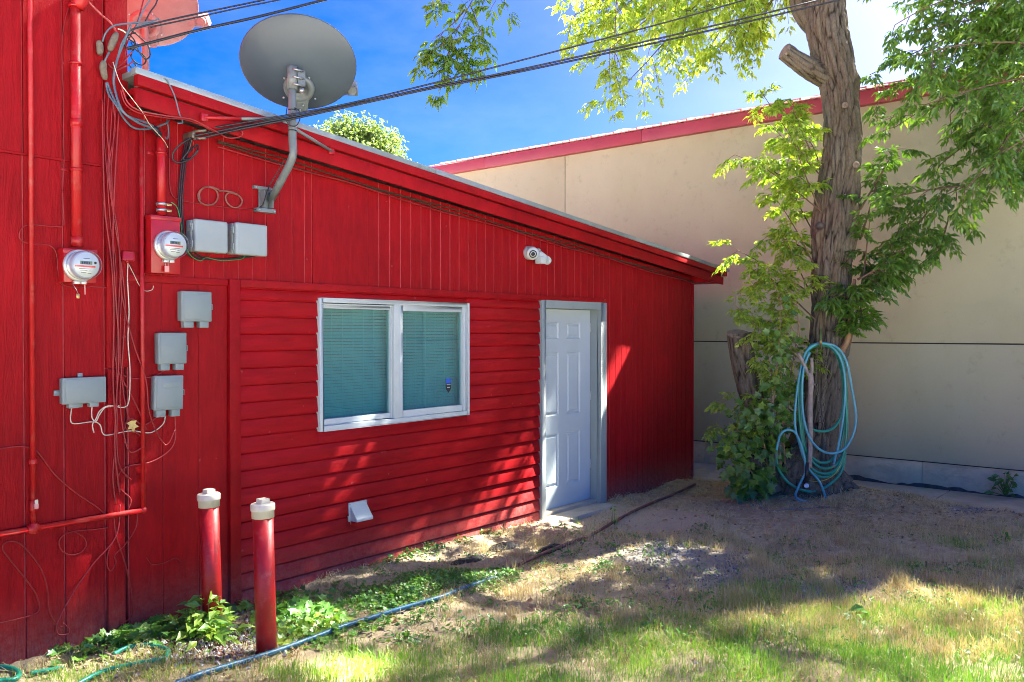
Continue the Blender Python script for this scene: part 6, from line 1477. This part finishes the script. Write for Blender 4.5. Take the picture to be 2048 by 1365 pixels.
# upright dry tufts
xs_, ys_ = [], []
for k in range(950):
    px = gr_.uniform(880, 2048); py = gr_.uniform(1060, 1290)
    if gr_.uniform() > (0.25 + 0.75 * (px > 1450)): continue
    g_ = on_z(px, py, 0); n = int(gr_.uniform(18, 60)); xs_.append(g_.x + gr_.normal(0, 0.035, n)); ys_.append(g_.y + gr_.normal(0, 0.035, n))
for px, py in ((1700, 1005), (1720, 1012), (1690, 1015), (1745, 1020), (1660, 1010), (1780, 1018), (1850, 1035), (1930, 1050)):
    g_ = on_z(px, py, 0.03); n = 60; xs_.append(g_.x + gr_.normal(0, 0.08, n)); ys_.append(g_.y + gr_.normal(0, 0.06, n))
x = np.concatenate(xs_); y = np.concatenate(ys_); ok = y < -0.03; x, y = x[ok], y[ok]
g = blades('dry_tufts', x, y, gz(x, y), gr_.uniform(0.04, 0.12, len(x)), gr_.uniform(0.002, 0.004, len(x)), np.abs(gr_.normal(0.4, 0.3, len(x))), gr_.uniform(0.4, 1.0, len(x)), 'straw')
tag(g, 'upright tufts of bleached dry grass across the right of the yard', 'dry grass', kind='stuff')
# fallen leaves and chips
def flakes(name, x, y, z, size, tint, mat):
    n = len(x); a = gr_.uniform(0, 6.28, n)
    nrm = unit(np.stack([gr_.normal(0, 0.5, n), gr_.normal(0, 0.5, n), np.ones(n)], 1)); d = unit(np.stack([np.cos(a), np.sin(a), gr_.normal(0, 0.25, n)], 1))
    L = Leaves(); L.add(np.stack([x, y, z + 0.008], 1), d, nrm, size, size * gr_.uniform(0.35, 0.7, n), np.clip(tint, 0, 1)); return L.mesh(name, mat)
x, y, z, u, v = scatter(60000)
pr = 0.07 + 1.6 * np.exp(-(((x - tb.x) / 1.15) ** 2 + ((y - tb.y + 0.25) / 0.8) ** 2)) + 0.5 * np.exp(-(y / 0.14) ** 2) + 0.10 * smoothstep(0.5, 0.7, vnoise(x, y, 2.5, 21))
ok = gr_.uniform(0, 1, len(x)) < pr * 0.45; x, y, z = x[ok], y[ok], z[ok]
g = flakes('leaf_litter', x, y, z, gr_.uniform(0.014, 0.055, len(x)), gr_.beta(1.3, 1.5, len(x)), 'litter')
tag(g, 'brown fallen leaves and bark bits round the tree and along the wall', 'leaf litter', kind='stuff'); print('litter', len(x))
# gravel
def stones(name, x, y, z, s, tint, mat):
    n = len(x); base = np.array([(1, 0, 0), (0, 1, 0), (-1, 0, 0), (0, -1, 0), (0, 0, 0.8), (0, 0, -0.8)])
    V = base[None] * (s[:, None] * gr_.uniform(0.6, 1.2, (n, 6)))[:, :, None]; V = V + gr_.normal(0, 0.22, (n, 6, 3)) * s[:, None, None]
    a = gr_.uniform(0, 6.28, n); c, sn = np.cos(a)[:, None], np.sin(a)[:, None]
    V = np.stack([V[..., 0] * c - V[..., 1] * sn, V[..., 0] * sn + V[..., 1] * c, V[..., 2]], -1) + np.stack([x, y, z], 1)[:, None]
    fc = np.array([(0, 1, 4), (1, 2, 4), (2, 3, 4), (3, 0, 4), (1, 0, 5), (2, 1, 5), (3, 2, 5), (0, 3, 5)])
    F = (fc[None] + (np.arange(n) * 6)[:, None, None]).reshape(-1, 3)
    return np_mesh(name, V.reshape(-1, 3), F, mat, None, np.repeat(tint, 6))
x, y, z, u, v = scatter(120000)
pr = np.full(len(x), 0.02)
for px, py, rx, ry, rot in GRAVEL[:4]:
    g_ = on_z(px, py, 0); pr = np.maximum(pr, np.exp(-(((x - g_.x) / rx) ** 2 + ((y - g_.y) / ry) ** 2) * 1.2))
ok = gr_.uniform(0, 1, len(x)) < pr * 0.6; x, y, z = x[ok], y[ok], z[ok]
g = stones('gravel', x, y, z + 0.002, gr_.uniform(0.005, 0.014, len(x)), gr_.beta(1.3, 1.6, len(x)), 'stones')
tag(g, 'fine blue-grey gravel mixed into the middle of the yard', 'gravel', kind='stuff'); print('gravel', len(x))
g_ = on_z(432, 1285, 0); n = 1500
x = g_.x + gr_.normal(0, 0.26, n); y = g_.y + gr_.normal(0, 0.16, n); ok = y < -0.05; x, y = x[ok], y[ok]
g = stones('red_gravel', x, y, gz(x, y) + 0.006, gr_.uniform(0.007, 0.019, len(x)), gr_.uniform(0, 1, len(x)), 'red_stones')
tag(g, 'coarse red and white gravel around the feet of the standing pipes', 'gravel', kind='stuff')

# ---- weeds
wr = np.random.default_rng(61)
def weed(name, label, spots, size, height, n_leaf, tint, lobed=True, group='weeds in the yard', spread=0.10, cat='weed'):
    """spots: photo points on the ground"""
    g0 = on_z(spots[0][0], spots[0][1], 0); t = thing(name, label, cat, (g0.x, g0.y, gz1(g0.x, g0.y)), group)
    L, T = Leaves(), []
    for s in spots:
        g_ = on_z(s[0], s[1], 0); k = s[2] if len(s) > 2 else 1.0
        g_.y = min(g_.y, -0.06)
        base = np.array([g_.x, g_.y, gz1(g_.x, g_.y)]); n = max(3, int(n_leaf * k))
        off = wr.normal(0, spread, (n, 3)) * [1, 1, 0]; hh = height * k * wr.uniform(0.15, 1.0, n) * np.exp(-(np.linalg.norm(off, axis=1) / (spread * 2.2)) ** 2)
        P = base + off; P[:, 2] = gz(P[:, 0], P[:, 1]) + hh; P[:, 1] = np.minimum(P[:, 1], -0.03)
        D = unit(off / spread + wr.normal(0, 0.5, (n, 3)) + [0, 0, -0.1]); D[:, 2] *= 0.6
        N = unit(np.array([-0.2, -0.3, 1.0]) + wr.normal(0, 0.35, (n, 3)))
        Ln = size * wr.uniform(0.6, 1.2, n) * (0.6 + 0.4 * k)
        L.add(P - unit(D) * Ln[:, None] * 0.3, D, N, Ln, Ln * (0.95 if lobed else 0.55), np.clip(tint + wr.normal(0, 0.16, n), 0, 1))
        for i in range(0, n, 3): T.append((np.array([base * 0.4 + P[i] * 0.6 * np.array([1, 1, 0]) + np.array([0, 0, base[2] * 0.6]), P[i]]), [0.0022, 0.0014]))
    L.mesh('leaves', 'weed_leaf', t, lobed=lobed); twig_mesh(T, 'stems', 'stem_green', t, 4)['kind'] = 'stuff'
    return t
weed('creeping_weed', 'bright green ivy-like weeds along the foot of the wall at the left', [(190, 1255), (215, 1262), (240, 1268), (265, 1265), (295, 1262), (325, 1262), (350, 1258), (375, 1255), (200, 1275), (120, 1290, 0.7), (150, 1285, 0.7), (250, 1283), (310, 1280), (340, 1275)], 0.058, 0.09, 30, 0.55)
weed('leafy_weed', 'tall bright yellow-green weed in front of the standing pipe by the wall', [(418, 1268, 1.5), (400, 1268, 1.2), (436, 1268, 1.2), (380, 1272, 0.9), (425, 1285, 1.0)], 0.075, 0.19, 42, 0.78, lobed=False, spread=0.07)
weed('leafy_weed', 'dark green leafy weeds behind the front standing pipe along the siding', [(500, 1212), (560, 1205), (585, 1225), (610, 1235), (600, 1250), (640, 1245), (560, 1240), (620, 1215), (650, 1200, 0.8), (480, 1215, 0.8), (670, 1185, 0.7)], 0.062, 0.08, 34, 0.35)
weed('leafy_weed', 'yellow-green weeds lit by the sun right of the front standing pipe', [(575, 1268), (600, 1268), (630, 1262), (660, 1250), (690, 1240), (560, 1285, 0.8), (650, 1275, 0.7), (610, 1285, 0.6)], 0.055, 0.06, 30, 0.75)
weed('clover_patch', 'dense low green clover patch beside the blue hose', [(830, 1165), (860, 1160), (890, 1155), (920, 1150), (950, 1150), (975, 1148), (1000, 1146), (870, 1172), (900, 1170), (935, 1165), (960, 1160), (840, 1178), (815, 1172), (1015, 1142)], 0.026, 0.055, 150, 0.50, spread=0.09)
weed('clover_patch', 'smaller green clover patch near the wall, left of the large one', [(735, 1190), (760, 1188), (785, 1192), (810, 1195), (770, 1200), (790, 1205), (720, 1196, 0.8)], 0.032, 0.06, 100, 0.45, spread=0.09)
weed('plantain_weed', 'single broad-leaved blue-green weed on the gravel at the right', [(1724, 1225, 1.3)], 0.13, 0.07, 9, 0.30, lobed=False, spread=0.05)
weed('small_weed', 'small weed with upright stem beside the maroon hose near the door', [(1226, 1040, 1.2)], 0.035, 0.16, 22, 0.8, lobed=False, spread=0.02)
ws = []
for k in range(230):
    px = wr.uniform(700, 2040); py = wr.uniform(1050, 1290)
    ws.append((px, py, wr.uniform(0.5, 1.4)))
t = weed('low_weeds', 'scattered low green weeds all over the yard', ws, 0.036, 0.050, 15, 0.40, lobed=False, spread=0.05)
t['kind'] = 'stuff'
# sapling against the footing
sp0 = on_x(2012, 990, UX - 0.03)
t = thing('sapling', 'young leafy sapling against the concrete footing at the far right', 'sapling', (sp0.x, sp0.y, -0.08))
L, T = Leaves(), []
for k in range(34):
    px = wr.normal(2008, 15); py = wr.uniform(948, 990); P = np.array(on_x(px, py, UX - wr.uniform(0.05, 0.20)))[None]
    T.append((np.array([np.array([sp0.x, sp0.y, -0.07]), P[0]]), [0.004, 0.002]))
    D = unit(np.array([[wr.normal(-0.4, 0.4), (px - 2008) / -20 + wr.normal(0, 0.3), wr.normal(-0.1, 0.3)]])); L.add(P, D, unit(np.array([[-0.7, 0, 0.6]]) + wr.normal(0, 0.3, (1, 3))), np.array([wr.uniform(0.06, 0.10)]), np.array([0.045]), np.array([wr.uniform(0.05, 0.4)]))
L.mesh('leaves', 'leaf', t); twig_mesh(T, 'stems', 'stem_green', t, 5)['kind'] = 'stuff'

# ---- hoses, sticks and scraps on the ground
def on_ground(pts, lift):
    out = []
    for p in pts:
        g_ = on_z(p[0], p[1], 0.0); z0 = gz1(g_.x, g_.y); g_ = on_z(p[0], p[1], z0 + lift); out.append(Vector((g_.x, g_.y, gz1(g_.x, g_.y) + lift + (p[2] if len(p) > 2 else 0))))
    return out
def lay(name, label, pts, r, mat, cat, group=None, lift=None, seg=10):
    P = smooth(on_ground(pts, r * 1.5 if lift is None else lift), 8); o = MB().tube(P, r, seg).build(name, mat); tag(o, label, cat, group); return o
lay('ground_hose', 'dusty blue hose lying across the yard in the foreground', [(330, 1375), (400, 1352), (468, 1332), (550, 1304), (619, 1278), (684, 1254), (742, 1236), (810, 1215), (878, 1195), (923, 1178), (965, 1164), (990, 1156)], 0.0150, 'hose_deep_blue', 'garden hose', 'hoses on the ground')
lay('ground_hose', 'maroon hose running from the clover to the building corner', [(1020, 1138), (1060, 1119), (1110, 1098), (1150, 1082), (1190, 1066), (1230, 1045), (1270, 1021), (1310, 1003), (1345, 990), (1390, 968)], 0.0140, 'hose_maroon', 'garden hose', 'hoses on the ground')
lay('ground_hose', 'green hose looping in the weeds at the lower left', [(150, 1372), (188, 1352), (223, 1340), (279, 1330), (323, 1322), (336, 1306), (319, 1296), (287, 1292), (255, 1296), (227, 1310)], 0.0125, 'hose_green', 'garden hose', 'hoses on the ground')
lay('ground_hose', 'green hose curl at the very lower left corner', [(-40, 1336), (0, 1333), (24, 1335), (38, 1345), (28, 1357), (0, 1360), (-30, 1372)], 0.0125, 'hose_green', 'garden hose', 'hoses on the ground')
lay('ground_hose', 'short visible length of green hose under the grass at left', [(60, 1345), (95, 1340), (126, 1335)], 0.0115, 'hose_green', 'garden hose', 'hoses on the ground')
lay('ground_cable', 'black cable on the ground behind the front standing pipe', [(440, 1243), (470, 1250), (500, 1252), (520, 1250)], 0.006, 'black_cable', 'cable')
def stick(label, pts, r, mat='stick_wood', twigs=()):
    b = on_ground(pts[:1], r)[0]; t = thing('fallen_stick', label, 'stick', tuple(b), 'sticks on the ground')
    P = smooth(on_ground(pts, r * 0.9), 5); MB().tube(P, [r * (1 - 0.6 * i / len(P)) for i in range(len(P))], 8).build('stem', mat, t)
    for q in twigs: P = smooth(on_ground(q, r * 0.6), 4); MB().tube(P, [r * 0.5 * (1 - 0.6 * i / len(P)) for i in range(len(P))], 6).build('twig', mat, t)
stick('pale barkless stick lying in the weeds at the lower left', [(124, 1265, 0.03), (150, 1280, 0.02), (190, 1298), (235, 1318), (290, 1338)], 0.013, twigs=(((175, 1292), (148, 1262, 0.05)), ((200, 1318), (240, 1330))))
stick('short pale stick standing on end in the lower left grass', [(197, 1330), (202, 1345), (206, 1365)], 0.010)
stick('thin pale stick by the red gravel', [(385, 1320), (425, 1312), (460, 1306)], 0.006)
stick('dry forked branch on the dirt in front of the hoses', [(1505, 1010), (1540, 1022), (1570, 1018), (1610, 1016), (1650, 1006), (1680, 998)], 0.009, 'grey_wood', (((1620, 1014), (1640, 1000), (1660, 985)), ((1570, 1018), (1545, 1015)), ((1640, 1008), (1690, 1012))))
stick('dark straight twig on the ground at the right', [(1912, 1052), (1945, 1058), (1980, 1064)], 0.008, 'stem_brown')
stick('thin curved twig on the gravel', [(1490, 1095), (1510, 1100), (1522, 1112)], 0.005, 'stem_brown')
stick('thin straw-coloured twig upright beside the foreground grass', [(874, 1262), (877, 1240, 0.05), (881, 1222, 0.10)], 0.003)
# dark soil heaps
def heap(label, px, py, rx, ry, h):
    g_ = on_z(px, py, 0); m = MB(); n, r_ = 28, 9; vs = [(g_.x, g_.y, gz1(g_.x, g_.y) + h)]; fs = []
    for i in range(1, r_ + 1):
        for k in range(n):
            a = 2 * math.pi * k / n; f = i / r_; w = 1 + 0.25 * noise.noise((math.cos(a) * 1.5 + px, math.sin(a) * 1.5, 0))
            xx, yy = g_.x + rx * f * w * math.cos(a), g_.y + ry * f * w * math.sin(a)
            vs.append((xx, yy, gz1(xx, yy) + h * (1 - f * f) - 0.012 * f + 0.008 * noise.noise((xx * 30, yy * 30, 0))))
    for k in range(n): fs.append((0, 1 + k, 1 + (k + 1) % n))
    for i in range(r_ - 1):
        for k in range(n): a = 1 + i * n + k; b = 1 + i * n + (k + 1) % n; fs.append((a, a + n, b + n, b))
    m._add(vs, fs, True); o = m.build('soil_heap', 'dark_soil'); tag(o, label, 'soil heap', 'dark soil heaps')
heap('black soil heap beside the maroon hose', 1102, 1093, 0.16, 0.10, 0.035)
heap('black soil heap against the lap siding', 1010, 1088, 0.20, 0.09, 0.040)
heap('long thin spill of black soil left of the two heaps', 935, 1115, 0.28, 0.08, 0.020)
# rag, leaf, chips
def scrap(name, label, px, py, size, mat, cat, seed):
    g_ = on_ground([(px, py)], 0.0)[0]; r = np.random.default_rng(seed); m = MB(); n = 7; vs, fs = [], []
    for i in range(n):
        for j in range(n):
            vs.append((g_.x + (i / (n - 1) - 0.5) * size * (1 + 0.3 * r.normal()), g_.y + (j / (n - 1) - 0.5) * size * 0.7 * (1 + 0.3 * r.normal()), g_.z + 0.008 + abs(r.normal(0, size * 0.12))))
    for i in range(n - 1):
        for j in range(n - 1): a = i * n + j; fs.append((a, a + n, a + n + 1, a + 1))
    m._add(vs, fs, True); o = m.build(name, mat); tag(o, label, cat)
    sm = o.modifiers.new('thickness', 'SOLIDIFY'); sm.thickness = 0.003
scrap('plastic_scrap', 'crumpled pale blue plastic scrap at the edge of the clover', 985, 1156, 0.13, 'rag_white', 'litter', 3)
scrap('paper_scrap', 'crumpled white scrap beside the green hose loop', 318, 1294, 0.06, 'rag_white', 'litter', 4)
yl = on_y(261, 852, -0.03); r = np.random.default_rng(9)
L = Leaves(); L.add(np.array([[yl.x, yl.y - 0.01, yl.z + 0.03]]), np.array([[0.2, -0.1, -1.0]]), np.array([[-0.3, -1, 0.1]]), np.array([0.07]), np.array([0.055]), np.array([1.0]))
o = L.mesh('dead_leaf', 'litter', lobed=True); o.data.materials.clear(); o.data.materials.append(MATS['dry_leaf_yellow']); tag(o, 'dry yellow leaf caught in the wires below the utility boxes', 'leaf')
